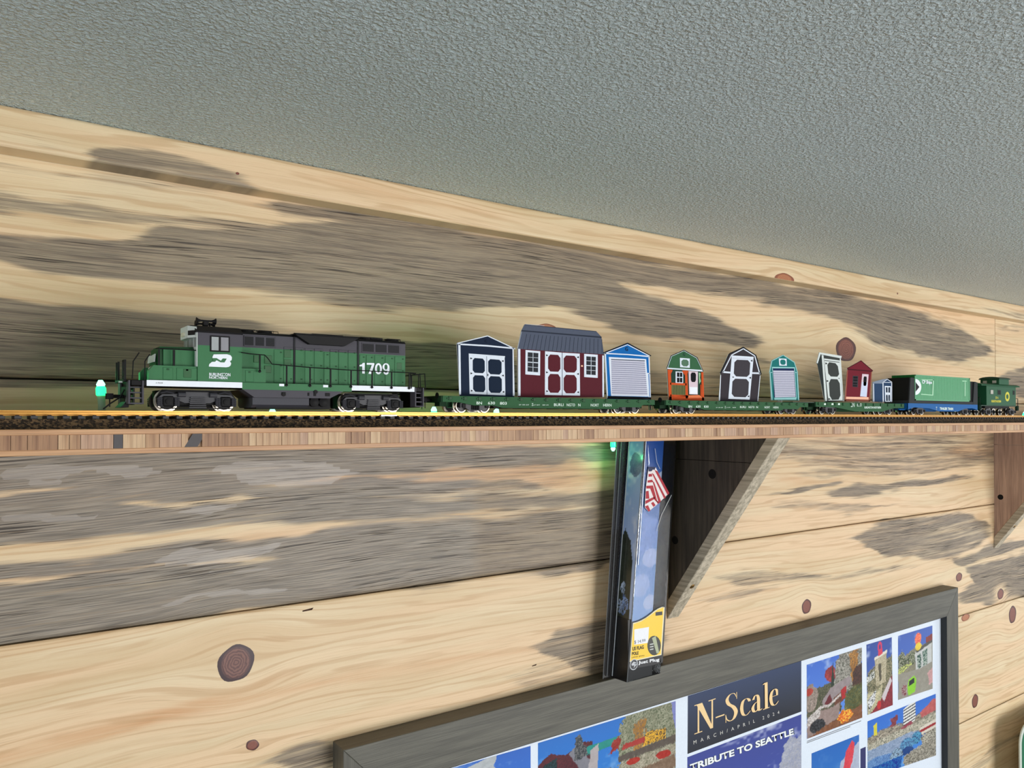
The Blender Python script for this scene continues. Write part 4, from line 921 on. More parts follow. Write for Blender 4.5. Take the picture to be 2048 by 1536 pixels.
# ---------------------------------------------------------------- container car
KC = lambda x, y: (1760+x/7.111, 680+y/7.111)
blu = mat('car blue', (8, 92, 160), .55, spec=.25); dkg = mat('bulkhead grey', (50, 52, 54), .7, spec=.2)
def XC(x, d, y=800): p = KC(x, y); return UX(p[0], d, p[1])
def ZC(x, y, d): return HZ(*KC(x, y), d)
X0, X1_ = XC(400, CN, 950), XC(1388, CN, 950); L_ = X1_-X0; zb0 = ZC(900, 910, CN)
f4 = thing('container_flatcar', ((X0+X1_)/2, TC, RT), 'blue flatcar with charcoal end bulkheads holding the green container', 'model flatcar')
for y in (CN, CF-1.2):
    a = MB(); a.prism([(X0, zb0), (X1_, zb0), (X1_, zb0-7), (X1_-L_*.08, zb0-4.8), (X1_-L_*.2, zb0-5.4), (X1_-L_*.3, zb0-9.2), (X0+L_*.42, zb0-9.2), (X0+L_*.28, zb0-5.8), (X0+L_*.08, zb0-4.8), (X0, zb0-7.4)], 1, y, y+1.2); a.build('side_sill', blu, f4)
a = MB(); a.box(X0+.2, X1_-.2, CN+.8, CF-.8, zb0-3, zb0-.1); a.box(X0+2, X1_-2, TC-3.5, TC+3.5, zb0-8, zb0-2); a.build('underframe', blu, f4)
zc0 = ZC(900, 868, CN)
a = MB(); a.box(X0+2, X1_-.3, CN+.2, CF-.2, zb0, zc0-.1, .2); a.build('deck', dkg, f4)
for X, s in ((X0, -1), (X1_, 1)): coupler(f4, X, s, RT+9); a = MB(); a.box(min(X, X-s*1.5), max(X, X-s*1.5), CN+.4, CF-.4, zb0-7, zb0, .1); a.build('end_sill', blu, f4)
zb1 = ZC(1340, 600, CN); xb_ = XC(490, CN, 700)
a = MB(); a.prism([(XC(412, CN, 700), zb0), (xb_, zb0), (xb_, zb1+1), (XC(435, CN, 570), zb1+1)], 1, CN, CN+1.5); a.prism([(XC(412, CN, 700), zb0), (xb_, zb0), (xb_, zb1+1), (XC(435, CN, 570), zb1+1)], 1, CF-1.5, CF); a.build('bulkhead_side', dkg, f4)
a = MB(); a.box(XC(440, CN, 700), xb_-.8, CN+1.5, CF-1.5, zc0-.2, zb1+1.4); a.build('bulkhead', blk, f4)
xr0, xr1 = XC(1322, CN, 700), XC(1388, CN, 700)
a = MB(); a.prism([(xr0, zb0), (xr1, zb0), (xr1, zb1), (xr0+4, zb1)], 1, CN, CN+1.5); a.prism([(xr0, zb0), (xr1, zb0), (xr1, zb1), (xr0+4, zb1)], 1, CF-1.5, CF); a.build('bulkhead_side', dkg, f4)
a = MB(); a.box(XC(1300, CN, 700), xr1-.5, CN+1.5, CF-1.5, zb0, zb1+.8); a.box(xr1-8, xr1-4, TC-2, TC+2, zb1, zb1+3.4, .5); a.build('bulkhead', blk, f4)
text('TRAILER TRAIN', [KC(*p) for p in ((850, 992), (1040, 998), (1040, 962), (850, 956))], CN-.12, letw, f4, bold=.04)
text('TT', [KC(*p) for p in ((795, 996), (812, 996), (812, 952), (795, 952))], CN-.12, letw, f4)
freight_truck(f4, X0+L_*.18); freight_truck(f4, X1_-L_*.17)
cg = mat('container green', (84, 158, 112), .4); cgd = mat('container end green', (24, 108, 50), .6, spec=.2); pale = mat('container pale line', (172, 222, 184), .5)
CY0 = 470.4; CY1 = 2*TC-CY0
x0, x1 = XC(497, CY0, 700), XC(1282, CY0, 700); z0, z1 = zc0, ZC(497, 492, CY0)
xe = x0
cn = thing('shipping_container', ((x0+x1)/2, TC, z0), 'light green shipping container with white half disc emblem on the blue car', 'model container')
a = MB(); a.box(x0, x1, CY0+.5, CY1-.5, z0+.1, z1-.1); a.build('body', cg, cn)
n = 44; a = MB()
for k in range(n):
    xx = x0+2.2+(x1-x0-4.4)*k/n; w = (x1-x0-4.4)/n; a.prism([(xx+.15*w, CY0+.5), (xx+.3*w, CY0+.15), (xx+.7*w, CY0+.15), (xx+.85*w, CY0+.5)], 2, z0+2, z1-1.6)
    a.prism([(xx+.15*w, CY1-.5), (xx+.3*w, CY1-.15), (xx+.7*w, CY1-.15), (xx+.85*w, CY1-.5)], 2, z0+2, z1-1.6)
tag(a.build('corrugation', cg, cn), kind='stuff')
a = MB()
for y0, y1 in ((CY0, CY0+1), (CY1-1, CY1)):
    a.box(x0, x1, y0, y1, z0, z0+1.6); a.box(x0, x1, y0, y1, z1-1.3, z1); a.box(x0, x0+2.2, y0, y1, z0, z1); a.box(x1-2.2, x1, y0, y1, z0, z1)
a.build('frame', cg, cn)
a = MB(); a.box(x0-.4, x0, CY0+.3, CY1-.3, z0, z1); en = a.build('end_panel', cgd, cn)
text('CP SHIPS', [(1793, 756), (1826, 757), (1826, 753), (1793, 752)], CY0+1, bn, en) if False else None
a = MB()
for k in range(7): a.box(x0-.8, x0-.3, CY0+3+k*3.6, CY0+4.2+k*3.6, z0+1, z1-1)
a.build('end_rib', cgd, en)
hd = [(505, 555)]+[(505+82*math.sin(t), 668-113*math.cos(t)) for t in np.linspace(0, math.pi, 16)]+[(505, 781)]
a = MB(); a.ppoly([KC(*p) for p in hd], CY0-.12, .1); a.build('emblem', wht, cn)
a = MB(); a.ppoly([KC(*p) for p in ((508, 600), (560, 668), (508, 735))], CY0-.25, .1); a.build('emblem_triangle', blk, cn)
a = MB()
for q in (((590, 560), (765, 565), (765, 575), (590, 570)), ((750, 565), (765, 565), (758, 790), (743, 790)), ((585, 765), (745, 778), (745, 790), (583, 777))): a.ppoly([KC(*p) for p in q], CY0-.1, .1)
a.build('marking_line', pale, cn)
text('CP Ships', [KC(*p) for p in ((598, 632), (738, 640), (738, 578), (598, 570))], CY0-.14, wht, cn, bold=.03)
a = MB(); a.ppoly([KC(*p) for p in ((1170, 578), (1232, 580), (1232, 592), (1170, 590))], CY0-.1, .1); a.ppoly([KC(*p) for p in ((1205, 600), (1216, 600), (1216, 800), (1205, 800))], CY0-.1, .1); a.build('placard', pale, cn)

# ---------------------------------------------------------------- caboose
cb_ = mat('caboose green', (24, 84, 52), .5, spec=.3); cbd = mat('caboose dark green', (12, 56, 34), .5); yel = mat('caboose yellow', (204, 196, 48), .5)
Y0 = 470.0; Y1 = 2*TC-Y0
x0, x1 = XC(1515, Y0, 800), XC(1932, Y0, 800); z0, z1 = ZC(1600, 928, Y0), ZC(1600, 655, Y0)
xp = XC(1432, Y0, 900); xe = x1+8
ca = thing('caboose', ((x0+x1)/2, TC, RT), 'dark green caboose with cupola and yellow markings at the end of the train', 'model caboose')
a = MB(); a.box(x0, x1, Y0, Y1, z0, z1, .2); body = a.build('body', cb_, ca)
a = MB(); a.box(xp-2, xe, Y0+1, Y1-1, z0-1.2, z0+.2, .2); a.build('platform', cbd, ca)
def roofp(y0, y1, zz, h): 
    return [(y0, zz), (y1, zz), (y1, zz+.7)]+[((y0+y1)/2+(y1-y0)/2*math.cos(t), zz+.7+h*math.sin(t)) for t in np.linspace(.2, math.pi-.2, 9)]+[(y0, zz+.7)]
a = MB(); a.prism(roofp(Y0-1.6, Y1+1.6, z1, 3.6), 0, xp-1, xe+1); a.build('roof', cb_, ca)
u0, u1 = XC(1700, Y0+2, 600), XC(1838, Y0+2, 600)
zc_ = ZC(1750, 560, Y0+2)
a = MB(); a.box(u0, u1, Y0+2.5, Y1-2.5, z1+1, zc_, .2); cu = a.build('cupola', cb_, ca)
a = MB(); a.prism(roofp(Y0+1.2, Y1-1.2, zc_, 3), 0, u0-2, u1+2); a.build('cupola_roof', cbd, cu)
wnd = mat('caboose pane', (186, 184, 172), .2)
a = MB()
for k in (6, 18): a.box(u0-.4, u0+.1, Y0+k, Y0+k+5, z1+5, zc_-1.6)
a.build('cupola_window', wnd, cu)
for (a0, b0_, a1, b1) in ((1565, 705, 1612, 775), (1670, 708, 1718, 782), (1885, 715, 1915, 785)):
    p, q = P(*KC(a0, b0_), Y0), P(*KC(a1, b1), Y0)
    a = MB(); a.box(p[0], q[0], Y0-.3, Y0, q[1], p[1], .1); f_ = a.build('window', cbd, ca)
    a = MB(); a.box(p[0]+1, q[0]-1, Y0-.4, Y0-.2, q[1]+.6, p[1]-.6); a.build('pane', wnd if a0 < 1600 else blk, f_)
a = MB(); a.ppoly([KC(1812+32*math.cos(t), 805+68*math.sin(t)) for t in np.linspace(0, 2*math.pi, 20)[:-1]], Y0-.15, .1); a.build('emblem', yel, ca)
a = MB(); a.ppoly([KC(1812+16*math.cos(t), 805+34*math.sin(t)) for t in np.linspace(0, 2*math.pi, 16)[:-1]], Y0-.3, .1); a.build('emblem_centre', cb_, ca)
text('BURLINGTON NORTHERN', [KC(*p) for p in ((1585, 886), (1722, 890), (1722, 858), (1585, 852))], Y0-.15, yel, ca, bold=.06)
text('BN', [KC(*p) for p in ((1645, 838), (1682, 840), (1682, 806), (1645, 802))], Y0-.15, yel, ca)
a = MB()
for X in (xp-1.5, xe-.5):
    for y in (Y0+.6, TC-5, TC+5, Y1-.6): a.tube([(X, y, z0), (X, y, z0+10)], .4, 6)
    a.tube([(X, Y0+.6, z0+10), (X, Y1-.6, z0+10)], .4, 6)
a.build('end_railing', blk, ca)
for X in (xp-1, xe-2):
    a = MB(); a.box(X-1.5, X+2.5, Y0-.2, Y0+3, z0-7, z0-6); a.box(X-1.5, X-.9, Y0-.2, Y0+3, z0-7, z0); a.box(X+2, X+2.6, Y0-.2, Y0+3, z0-7, z0); a.build('steps', cbd, ca)
a = MB(); a.box(x0-.3, x0, TC-3.5, TC+3.5, z0, z1-3); a.build('end_door', cbd, ca)
a = MB(); a.box(x0+8, x1-8, TC-9, TC+9, z0-4, z0-1); a.build('underframe', blk, ca)
coupler(ca, xp-2, -1, RT+9); coupler(ca, xe, 1, RT+9)
freight_truck(ca, x0+(x1-x0)*.1); freight_truck(ca, x1-(x1-x0)*.1)
# ---------------------------------------------------------------- printed card sheds standing on the flatcars
def cm(n, c): return mat(n, tuple(max(0, v-(10 if sum(c) < 420 else 0)) for v in c), .7, spec=.12)
navy = cm('print navy', (36, 48, 70)); navy2 = cm('print navy panel', (32, 46, 66)); pw = cm('print white', (222, 230, 242)); mar = cm('print barn red', (98, 42, 52)); roofg = cm('print roof grey', (92, 99, 116))
roofd = cm('print roof dark', (54, 60, 74)); sky = cm('print blue', (22, 112, 186)); rol = cm('print roll door', (198, 198, 214)); rold = cm('print roll shadow', (140, 142, 164)); pb = cm('print black', (26, 26, 32))
org_ = cm('print orange', (214, 92, 46)); grn = cm('print cottage green', (66, 110, 78)); olv = cm('print olive', (126, 124, 78)); dkgn = cm('print dark green', (44, 72, 60)); pnk = cm('print pale pink', (220, 200, 210))
brn = cm('print brown grey', (66, 60, 66)); brn2 = cm('print panel grey', (74, 70, 76)); teal = cm('print teal', (38, 124, 122)); teall = cm('print teal trim', (150, 204, 204)); tealn = cm('print teal shadow', (36, 50, 92))
lg = cm('print lean grey', (70, 74, 72)); lgd = cm('print lean side', (52, 60, 60)); lw = cm('print pale grey', (214, 222, 220)); mrn = cm('print maroon', (122, 38, 52)); mrd = cm('print maroon dark', (82, 24, 34)); tan_ = cm('print tan', (160, 96, 78)); peach = cm('print peach', (246, 190, 162))
sn = cm('print slate blue', (52, 76, 108)); snr = cm('print slate roof', (128, 140, 158)); card = cm('card stock', (232, 232, 226))
K5 = lambda x, y: (860+x/5.689, 630+y/5.689)
K6 = lambda x, y: (1190+x/5.689, 650+y/5.689)
K7 = lambda x, y: (1500+x/6.4, 670+y/6.4)
def shed(label, K, outline, m, parts, zd, d=481.0):
    pts = [P(*K(*p), d) for p in outline]
    pts = [(p[0], zd if p[1] < zd+1.6 else p[1]) for p in pts]
    X = sum(p[0] for p in pts)/len(pts)
    t = thing('shed_cutout', (X, d, zd), label, 'toy shed', 'printed card sheds on the flatcars')
    a = MB(); a.prism([(p[0], p[1]) for p in pts], 1, d+.05, d+.6); a.build('card', card, t)
    a = MB(); a.prism([(p[0], p[1]) for p in pts], 1, d-.05, d+.04); a.build('wall', m, t)
    a = MB(); a.prism([(d+.6, zd), (d+7, zd), (d+.6, zd+9)], 0, X-.5, X+.5); a.build('prop', card, t)
    for name, lay, mm, polys in parts:
        y = d-.05-.11*lay
        if name not in ('roll_slat', 'roof_rib', 'muntin', 'baluster', 'porch') and len(polys) > 1:
            for q in polys:
                qq = [P(*K(*p), d) for p in q]; a = MB(); a.prism([(p[0], max(p[1], zd)) for p in qq], 1, y, y+.1); a.build(name, mm, t)
            continue
        a = MB()
        for q in polys:
            qq = [P(*K(*p), d) for p in q]; qq = [(p[0], max(p[1], zd)) for p in qq]
            a.prism(qq, 1, y, y+.1)
        o_ = a.build(name, mm, t)
        if len(polys) > 1 and name != 'porch': o_['kind'] = 'stuff'
    return t
def line(p, q, w):                           # strip of width w between two points (crop units)
    dx, dy = q[0]-p[0], q[1]-p[1]; l = math.hypot(dx, dy); nx_, ny_ = -dy/l*w/2, dx/l*w/2
    return [(p[0]+nx_, p[1]+ny_), (q[0]+nx_, q[1]+ny_), (q[0]-nx_, q[1]-ny_), (p[0]-nx_, p[1]-ny_)]
def hinge(x, y, s, k=12): return [(x, y-k), (x+s*k*1.9, y), (x, y+k*.8)] if s > 0 else [(x, y-k), (x+s*k*1.9, y), (x, y+k*.8)]
def slats(q, n, w=.35):                      # shadow lines across quad q (tl,tr,br,bl)
    out = []
    for k in range(1, n):
        v = k/n; A = (q[0][0]+(q[3][0]-q[0][0])*v, q[0][1]+(q[3][1]-q[0][1])*v); B = (q[1][0]+(q[2][0]-q[1][0])*v, q[1][1]+(q[2][1]-q[1][1])*v)
        h = (q[3][1]-q[0][1])/n*w; out.append([A, B, (B[0], B[1]+h), (A[0], A[1]+h)])
    return out
# navy double-door shed
s1 = shed('navy blue gable shed cutout with white double doors behind the locomotive', K5,
 [(305, 322), (655, 232), (972, 385), (948, 392), (958, 920), (338, 905)], navy, [
 ('trim', 1, pw, [[(320, 330), (345, 330), (352, 905), (330, 905)], [(938, 385), (950, 385), (962, 920), (942, 920)], [(305, 322), (655, 342), (955, 372), (958, 388), (655, 360), (320, 340)],
   line((310, 322), (655, 238), 10), line((655, 238), (968, 386), 10)]),
 ('door', 1, pw, [[(440, 438), (852, 468), (852, 482), (848, 482), (856, 916), (450, 898)]]),
 ('door_panel', 2, navy2, [octo([(485, 488), (620, 498), (622, 664), (485, 656)], .16), octo([(660, 500), (812, 512), (812, 680), (662, 672)], .16), octo([(488, 684), (625, 690), (628, 880), (490, 872)], .16), octo([(665, 694), (814, 702), (816, 888), (668, 884)], .16)]),
 ('door_gap', 2, cm('print gap', (120, 128, 144)), [[(640, 470), (645, 470), (650, 905), (645, 905)]]),
 ('hinge', 3, pb, [hinge(458, 495, 1), hinge(460, 665, 1), hinge(464, 862, 1), hinge(834, 525, -1), hinge(836, 690, -1), hinge(842, 876, -1), [(652, 670), (660, 670), (660, 695), (652, 695)]])], zd1)
text('C', [K5(*p) for p in ((625, 312), (650, 314), (650, 280), (625, 278))], 480.7, cm('print deep navy', (24, 30, 52)), s1)
# barn red shed with grey barn roof
ribs = [line((1060+x, 215+x*.07), (1020+x*1.045, 385+x*.07), 3) for x in range(40, 900, 45)]
shed('barn red side-on shed cutout with grey ribbed barn roof and two windows', K5,
 [(995, 385), (1040, 178), (1075, 108), (1890, 185), (1950, 250), (1978, 448), (1976, 935), (1000, 920)], mar, [
 ('roof', 1, roofg, [[(995, 385), (1040, 178), (1075, 108), (1890, 185), (1950, 250), (1978, 448)]]),
 ('roof_fold', 2, roofd, [[(1042, 172), (1950, 246), (1950, 262), (1040, 186)], line((1076, 110), (1890, 187), 6)]),
 ('roof_highlight', 2, cm('print roof edge', (176, 182, 196)), [line((1080, 106), (1300, 122), 5), line((1040, 190), (996, 380), 4)]),
 ('roof_rib', 2, roofd, ribs),
 ('trim', 2, pw, [[(1000, 385), (1026, 387), (1028, 920), (1002, 920)], [(1958, 460), (1976, 462), (1978, 935), (1960, 935)]]),
 ('window', 2, pw, [[(1085, 398), (1252, 412), (1250, 688), (1083, 676)], [(1752, 442), (1906, 452), (1906, 716), (1752, 706)]]),
 ('pane', 3, cm('print glass', (58, 60, 66)), [[(1110, 424), (1230, 434), (1226, 652), (1108, 642)], [(1776, 470), (1884, 478), (1882, 684), (1776, 676)]]),
 ('muntin', 4, pw, [[(1166, 428), (1171, 428), (1170, 648), (1165, 648)], [(1827, 474), (1832, 474), (1831, 680), (1826, 680)]]+[line((1109, y), (1229, y+9), w) for y, w in ((480, 4), (536, 9), (590, 4))]+[line((1776, y), (1884, y+7), w) for y, w in ((520, 4), (574, 9), (628, 4))]),
 ('door', 1, pw, [[(1308, 412), (1500, 428), (1702, 440), (1706, 918), (1306, 910)]]),
 ('door_panel', 2, mar, [octo([(1342, 448), (1480, 456), (1482, 648), (1342, 642)], .18), octo([(1520, 460), (1668, 466), (1668, 656), (1520, 652)], .18), octo([(1342, 670), (1480, 674), (1482, 886), (1342, 884)], .18), octo([(1520, 680), (1666, 684), (1668, 892), (1520, 890)], .18)]),
 ('door_gap', 2, roofg, [[(1499, 428), (1505, 428), (1506, 914), (1500, 914)]]),
 ('hinge', 3, pb, [hinge(1320, 460, 1), hinge(1320, 654, 1), hinge(1322, 868, 1), hinge(1690, 482, -1), hinge(1690, 672, -1), hinge(1692, 880, -1)]),
 ('plaque', 3, peach, [[(1716, 570), (1736, 571), (1736, 590), (1716, 589)]])], zd1)
# blue shed with roll-up door
rq = [(182, 392), (562, 408), (594, 800), (192, 790)]
s3 = shed('bright blue gable shed cutout with white roll-up door', K6,
 [(92, 318), (370, 204), (636, 350), (615, 358), (636, 850), (138, 835), (108, 326)], sky, [
 ('roof', 1, pb, [line((92, 318), (370, 207), 12), line((370, 207), (636, 352), 12)]),
 ('trim', 2, pw, [line((108, 325), (368, 224), 9), line((368, 224), (618, 352), 9), [(104, 316), (366, 330), (612, 350), (612, 366), (366, 342), (108, 330)], [(108, 326), (122, 326), (146, 830), (136, 830)], [(606, 360), (618, 360), (634, 840), (626, 840)], [(592, 545), (624, 548), (624, 556), (604, 556), (618, 836), (608, 836)]]),
 ('door', 1, pw, [[(156, 364), (580, 388), (612, 815), (182, 806)]]),
 ('roll_door', 2, rol, [rq]), ('roll_slat', 3, rold, slats(rq, 17)), ('door_shadow', 3, navy2, [[(182, 388), (564, 404), (564, 412), (182, 396)]]),
 ('base', 2, pb, [[(140, 808), (636, 822), (636, 850), (140, 838)]])], zd1)
text('G', [K6(*p) for p in ((346, 293), (376, 296), (376, 254), (346, 250))], 480.6, navy, s3, bold=.02)
# green cottage with orange porch
s4 = shed('small green and orange porch cottage cutout on the mid-train flatcar', K6,
 [(815, 492), (862, 350), (1010, 284), (1162, 370), (1232, 530), (1222, 540), (1240, 862), (838, 856), (822, 500)], dkgn, [
 ('roof', 1, grn, [[(815, 492), (862, 350), (1010, 284), (1162, 370), (1232, 530)]]),
 ('roof_edge', 2, pb, [line((815, 492), (864, 350), 7), line((864, 350), (1010, 286), 7), line((1010, 286), (1160, 370), 7), line((1160, 370), (1230, 530), 7)]),
 ('trim', 2, pw, [[(820, 486), (1222, 512), (1226, 530), (820, 500)], line((824, 488), (870, 356), 4), line((870, 356), (1010, 294), 4), line((1010, 294), (1154, 376), 4), line((1154, 376), (1220, 516), 4)]),
 ('window', 2, pw, [[(964, 374), (1076, 382), (1076, 488), (966, 480)], [(915, 528), (1000, 532), (1000, 664), (915, 660)]]),
 ('pane', 3, cm('print cottage pane', (96, 128, 106)), [octo([(980, 392), (1062, 396), (1062, 472), (982, 468)], .25)]), ('pane', 3, pb, [[(930, 540), (990, 542), (990, 592), (930, 590)], [(930, 600), (990, 602), (990, 654), (930, 652)]]),
 ('muntin', 4, pw, [[(957, 540), (961, 540), (961, 654), (957, 654)]]),
 ('door', 2, pnk, [[(1062, 524), (1168, 530), (1166, 792), (1070, 788)]]), ('door_panel', 3, wht, [[(1074, 706), (1162, 708), (1162, 784), (1078, 782)]]), ('door_pane', 3, pb, [octo([(1086, 540), (1146, 542), (1144, 650), (1088, 648)], .2)]),
 ('baluster_panel', 2, olv, [[(866, 680), (1030, 686), (1030, 808), (872, 804)]]), ('baluster', 3, dkgn, [[(x, 684), (x+5, 684), (x+7, 806), (x+2, 806)] for x in range(884, 1028, 18)]),
 ('porch', 4, org_, [[(822, 506), (858, 508), (868, 856), (838, 856)], [(1018, 518), (1046, 520), (1056, 835), (1028, 835)], [(1204, 536), (1228, 538), (1238, 858), (1212, 858)], [(850, 656), (1036, 664), (1036, 688), (852, 680)], [(850, 792), (1040, 798), (1040, 812), (850, 806)], [(842, 812), (1060, 800), (1180, 796), (1236, 830), (1240, 862), (838, 856)],
   [(858, 510), (880, 512), (858, 560)], [(1018, 520), (990, 518), (990, 530), (1018, 572)], [(1046, 520), (1060, 522), (1046, 560)], [(1196, 680), (1212, 678), (1212, 820), (1196, 800)]]),
 ('porch_floor', 5, cm('print porch floor', (236, 132, 84)), [[(1062, 802), (1180, 798), (1220, 828), (1050, 832)]]), ('foliage', 3, cm('print pale foliage', (150, 196, 150)), [[(1176, 540), (1198, 548), (1192, 600), (1202, 640), (1182, 670)]])], zd2)
text('G', [K6(*p) for p in ((1002, 350), (1026, 352), (1026, 320), (1002, 318))], 480.6, navy2, s4)
# dark barn shed
shed('dark charcoal barn-roofed shed cutout with single white-framed door', K6,
 [(1424, 548), (1520, 330), (1556, 318), (1686, 250), (1832, 345), (1892, 562), (1876, 574), (1850, 866), (1408, 862), (1434, 570)], brn, [
 ('roof_edge', 1, pb, [line((1424, 550), (1530, 326), 12), line((1530, 326), (1686, 254), 12), line((1686, 254), (1830, 346), 12), line((1830, 346), (1890, 564), 12)]),
 ('trim', 2, pw, [line((1452, 540), (1552, 342), 11), line((1552, 342), (1686, 270), 11), line((1686, 270), (1816, 352), 11), line((1816, 352), (1872, 556), 11), [(1448, 524), (1550, 534), (1546, 552), (1448, 544)], [(1784, 538), (1876, 540), (1880, 560), (1782, 556)], [(1424, 570), (1432, 570), (1420, 862), (1408, 862)], [(1874, 574), (1880, 576), (1854, 866), (1846, 866)]]),
 ('door', 3, pw, [[(1553, 346), (1802, 362), (1756, 850), (1514, 840)]]),
 ('door_panel', 4, brn2, [octo([(1584, 394), (1764, 402), (1752, 592), (1574, 584)], .16), octo([(1562, 610), (1748, 616), (1738, 824), (1550, 816)], .16)]),
 ('hinge', 5, pb, [hinge(1786, 408, -1), hinge(1770, 602, -1), hinge(1750, 812, -1), hinge(1562, 594, 1, 9)]), ('door_head', 4, cm('print lilac', (196, 194, 208)), [line((1556, 376), (1796, 390), 5)])], zd2)
# teal roll-up shed
rq = [(292, 455), (558, 458), (580, 790), (316, 797)]
shed('teal barn-roofed shed cutout with pale roll-up door and loft window', K7,
 [(248, 478), (276, 325), (424, 252), (570, 345), (612, 478), (630, 838), (272, 834), (252, 490)], teal, [
 ('trim', 1, teall, [line((250, 478), (280, 330), 9), line((280, 330), (424, 258), 9), line((424, 258), (566, 350), 9), line((566, 350), (606, 478), 9), line((250, 480), (290, 480), 9), line((580, 480), (610, 480), 9), [(252, 486), (262, 486), (288, 834), (274, 834)], [(596, 486), (608, 486), (628, 838), (614, 838)]]),
 ('window', 1, pw, [[(368, 300), (466, 304), (470, 394), (374, 392)]]), ('pane', 2, teal, [octo([(384, 314), (452, 316), (454, 382), (388, 380)], .25)]),
 ('door', 1, teall, [[(280, 408), (572, 412), (596, 800), (590, 830), (312, 830)]]), ('door_shadow', 2, tealn, [[(290, 426), (562, 428), (588, 796), (306, 802)]]),
 ('roll_door', 3, rol, [rq]), ('roll_slat', 4, rold, slats(rq, 15))], zd2)
# leaning grey shed
shed('tall leaning dark grey shed cutout with white-framed door on the deep-bellied flatcar', K7,
 [(850, 362), (886, 222), (1172, 268), (1158, 302), (1196, 846), (968, 846), (944, 800), (866, 372)], lg, [
 ('side', 1, lgd, [[(858, 362), (912, 262), (962, 846), (944, 800)]]),
 ('roof', 2, lw, [[(884, 222), (1172, 268), (1164, 300), (908, 250)], [(850, 358), (884, 224), (902, 240), (864, 366)]]),
 ('trim', 2, lw, [[(914, 256), (938, 262), (984, 846), (958, 846)], [(1146, 300), (1160, 302), (1196, 846), (1184, 846)]]),
 ('door', 2, lw, [[(944, 300), (1146, 326), (1190, 840), (1000, 840)]]), ('door_head', 3, lg, [line((950, 326), (1140, 350), 8)]),
 ('door_panel', 3, lg, [octo([(984, 344), (1116, 366), (1142, 536), (1002, 530)], .2), octo([(1004, 562), (1142, 568), (1158, 824), (1020, 832)], .2)]),
 ('hinge', 4, pb, [hinge(962, 366, 1, 14), hinge(978, 590, 1, 14), hinge(1000, 820, 1, 14), hinge(1140, 556, -1, 8)])], zd3)
# maroon shed
shed('maroon gable shed cutout with narrow white door and dark window', K7,
 [(1243, 428), (1420, 326), (1574, 458), (1556, 468), (1532, 852), (1208, 848), (1250, 446)], mrn, [
 ('roof_edge', 1, mrd, [line((1244, 428), (1420, 330), 10), line((1420, 330), (1572, 460), 10), [(1250, 430), (1565, 458), (1565, 472), (1250, 446)]]),
 ('trim', 1, tan_, [[(1240, 450), (1252, 450), (1226, 848), (1208, 848)], [(1548, 470), (1560, 470), (1534, 852), (1520, 852)], [(1214, 828), (1532, 832), (1532, 852), (1210, 848)]]),
 ('base', 2, peach, [[(1228, 790), (1516, 796), (1516, 828), (1226, 820)]]),
 ('window', 1, brn2, [[(1314, 522), (1384, 524), (1378, 670), (1310, 664)]]), ('pane', 2, pb, [[(1322, 530), (1376, 532), (1374, 560), (1322, 558)], [(1321, 566), (1374, 568), (1372, 594), (1320, 592)], [(1319, 606), (1371, 608), (1369, 632), (1318, 630)], [(1318, 638), (1369, 640), (1368, 662), (1316, 658)]]),
 ('door', 2, pnk, [[(1434, 498), (1516, 504), (1492, 794), (1406, 786)]]), ('door_panel', 3, cm('print cool white', (206, 216, 240)), [[(1432, 600), (1500, 604), (1488, 790), (1408, 784)]]), ('door_pane', 3, pb, [octo([(1452, 530), (1492, 532), (1484, 652), (1446, 650)], .15)])], zd3)
# small slate blue shed
shed('small slate blue shed cutout in front of the green container', K7,
 [(1570, 602), (1690, 568), (1756, 560), (1818, 604), (1816, 856), (1572, 856)], sn, [
 ('roof', 1, snr, [[(1570, 602), (1690, 568), (1756, 560), (1700, 606), (1696, 622), (1572, 620)]]),
 ('trim', 2, pw, [[(1574, 622), (1584, 622), (1588, 856), (1576, 856)], [(1694, 606), (1706, 604), (1710, 856), (1696, 856)], [(1806, 604), (1816, 604), (1816, 856), (1806, 856)], line((1700, 606), (1756, 566), 7), line((1756, 566), (1816, 606), 7), line((1700, 606), (1816, 608), 7)]),
 ('door', 2, pw, [[(1722, 652), (1802, 656), (1798, 856), (1728, 856)]]), ('door_panel', 3, navy2, [[(1736, 668), (1756, 669), (1757, 736), (1738, 735)], [(1768, 669), (1790, 670), (1788, 738), (1768, 737)], octo([(1738, 764), (1758, 765), (1760, 846), (1740, 845)], .2), octo([(1768, 765), (1788, 766), (1787, 847), (1769, 846)], .2)])], zd3)
# flat grey sheet under the teal shed's corner
# ---------------------------------------------------------------- framed poster
DF, DP = 584.6, 594.0
fw = wood('frame grey wood', (98, 96, 86), (80, 78, 70), 0, .5, .9, .3); fwv = wood('frame grey wood upright', (98, 96, 86), (80, 78, 70), 2, .5, .9, .3)
fx0, fx1, fz1 = 249.2, 1278.5, -266.5; fz0 = fz1-720; bw = 36.5; bt = 40.0
pic = thing('framed_poster', ((fx0+fx1)/2, D, fz0), 'grey wooden frame holding a white poster of model railway magazine pictures', 'picture frame')
def mitre(pts, m):
    a = MB(); a.prism(pts, 1, DF, D-.3); bmesh.ops.bevel(a.bm, geom=list(a.bm.edges), offset=.4, segments=1, affect='EDGES'); a.build('frame_bar', m, pic)
mitre([(fx0, fz1), (fx1, fz1), (fx1-bw, fz1-bt), (fx0+bw, fz1-bt)], fw); mitre([(fx0, fz0), (fx1, fz0), (fx1-bw, fz0+bt), (fx0+bw, fz0+bt)], fw)
mitre([(fx0, fz1-.02), (fx0+bw-.02, fz1-bt), (fx0+bw-.02, fz0+bt), (fx0, fz0+.02)], fwv); mitre([(fx1, fz1-.02), (fx1-bw+.02, fz1-bt), (fx1-bw+.02, fz0+bt), (fx1, fz0+.02)], fwv)
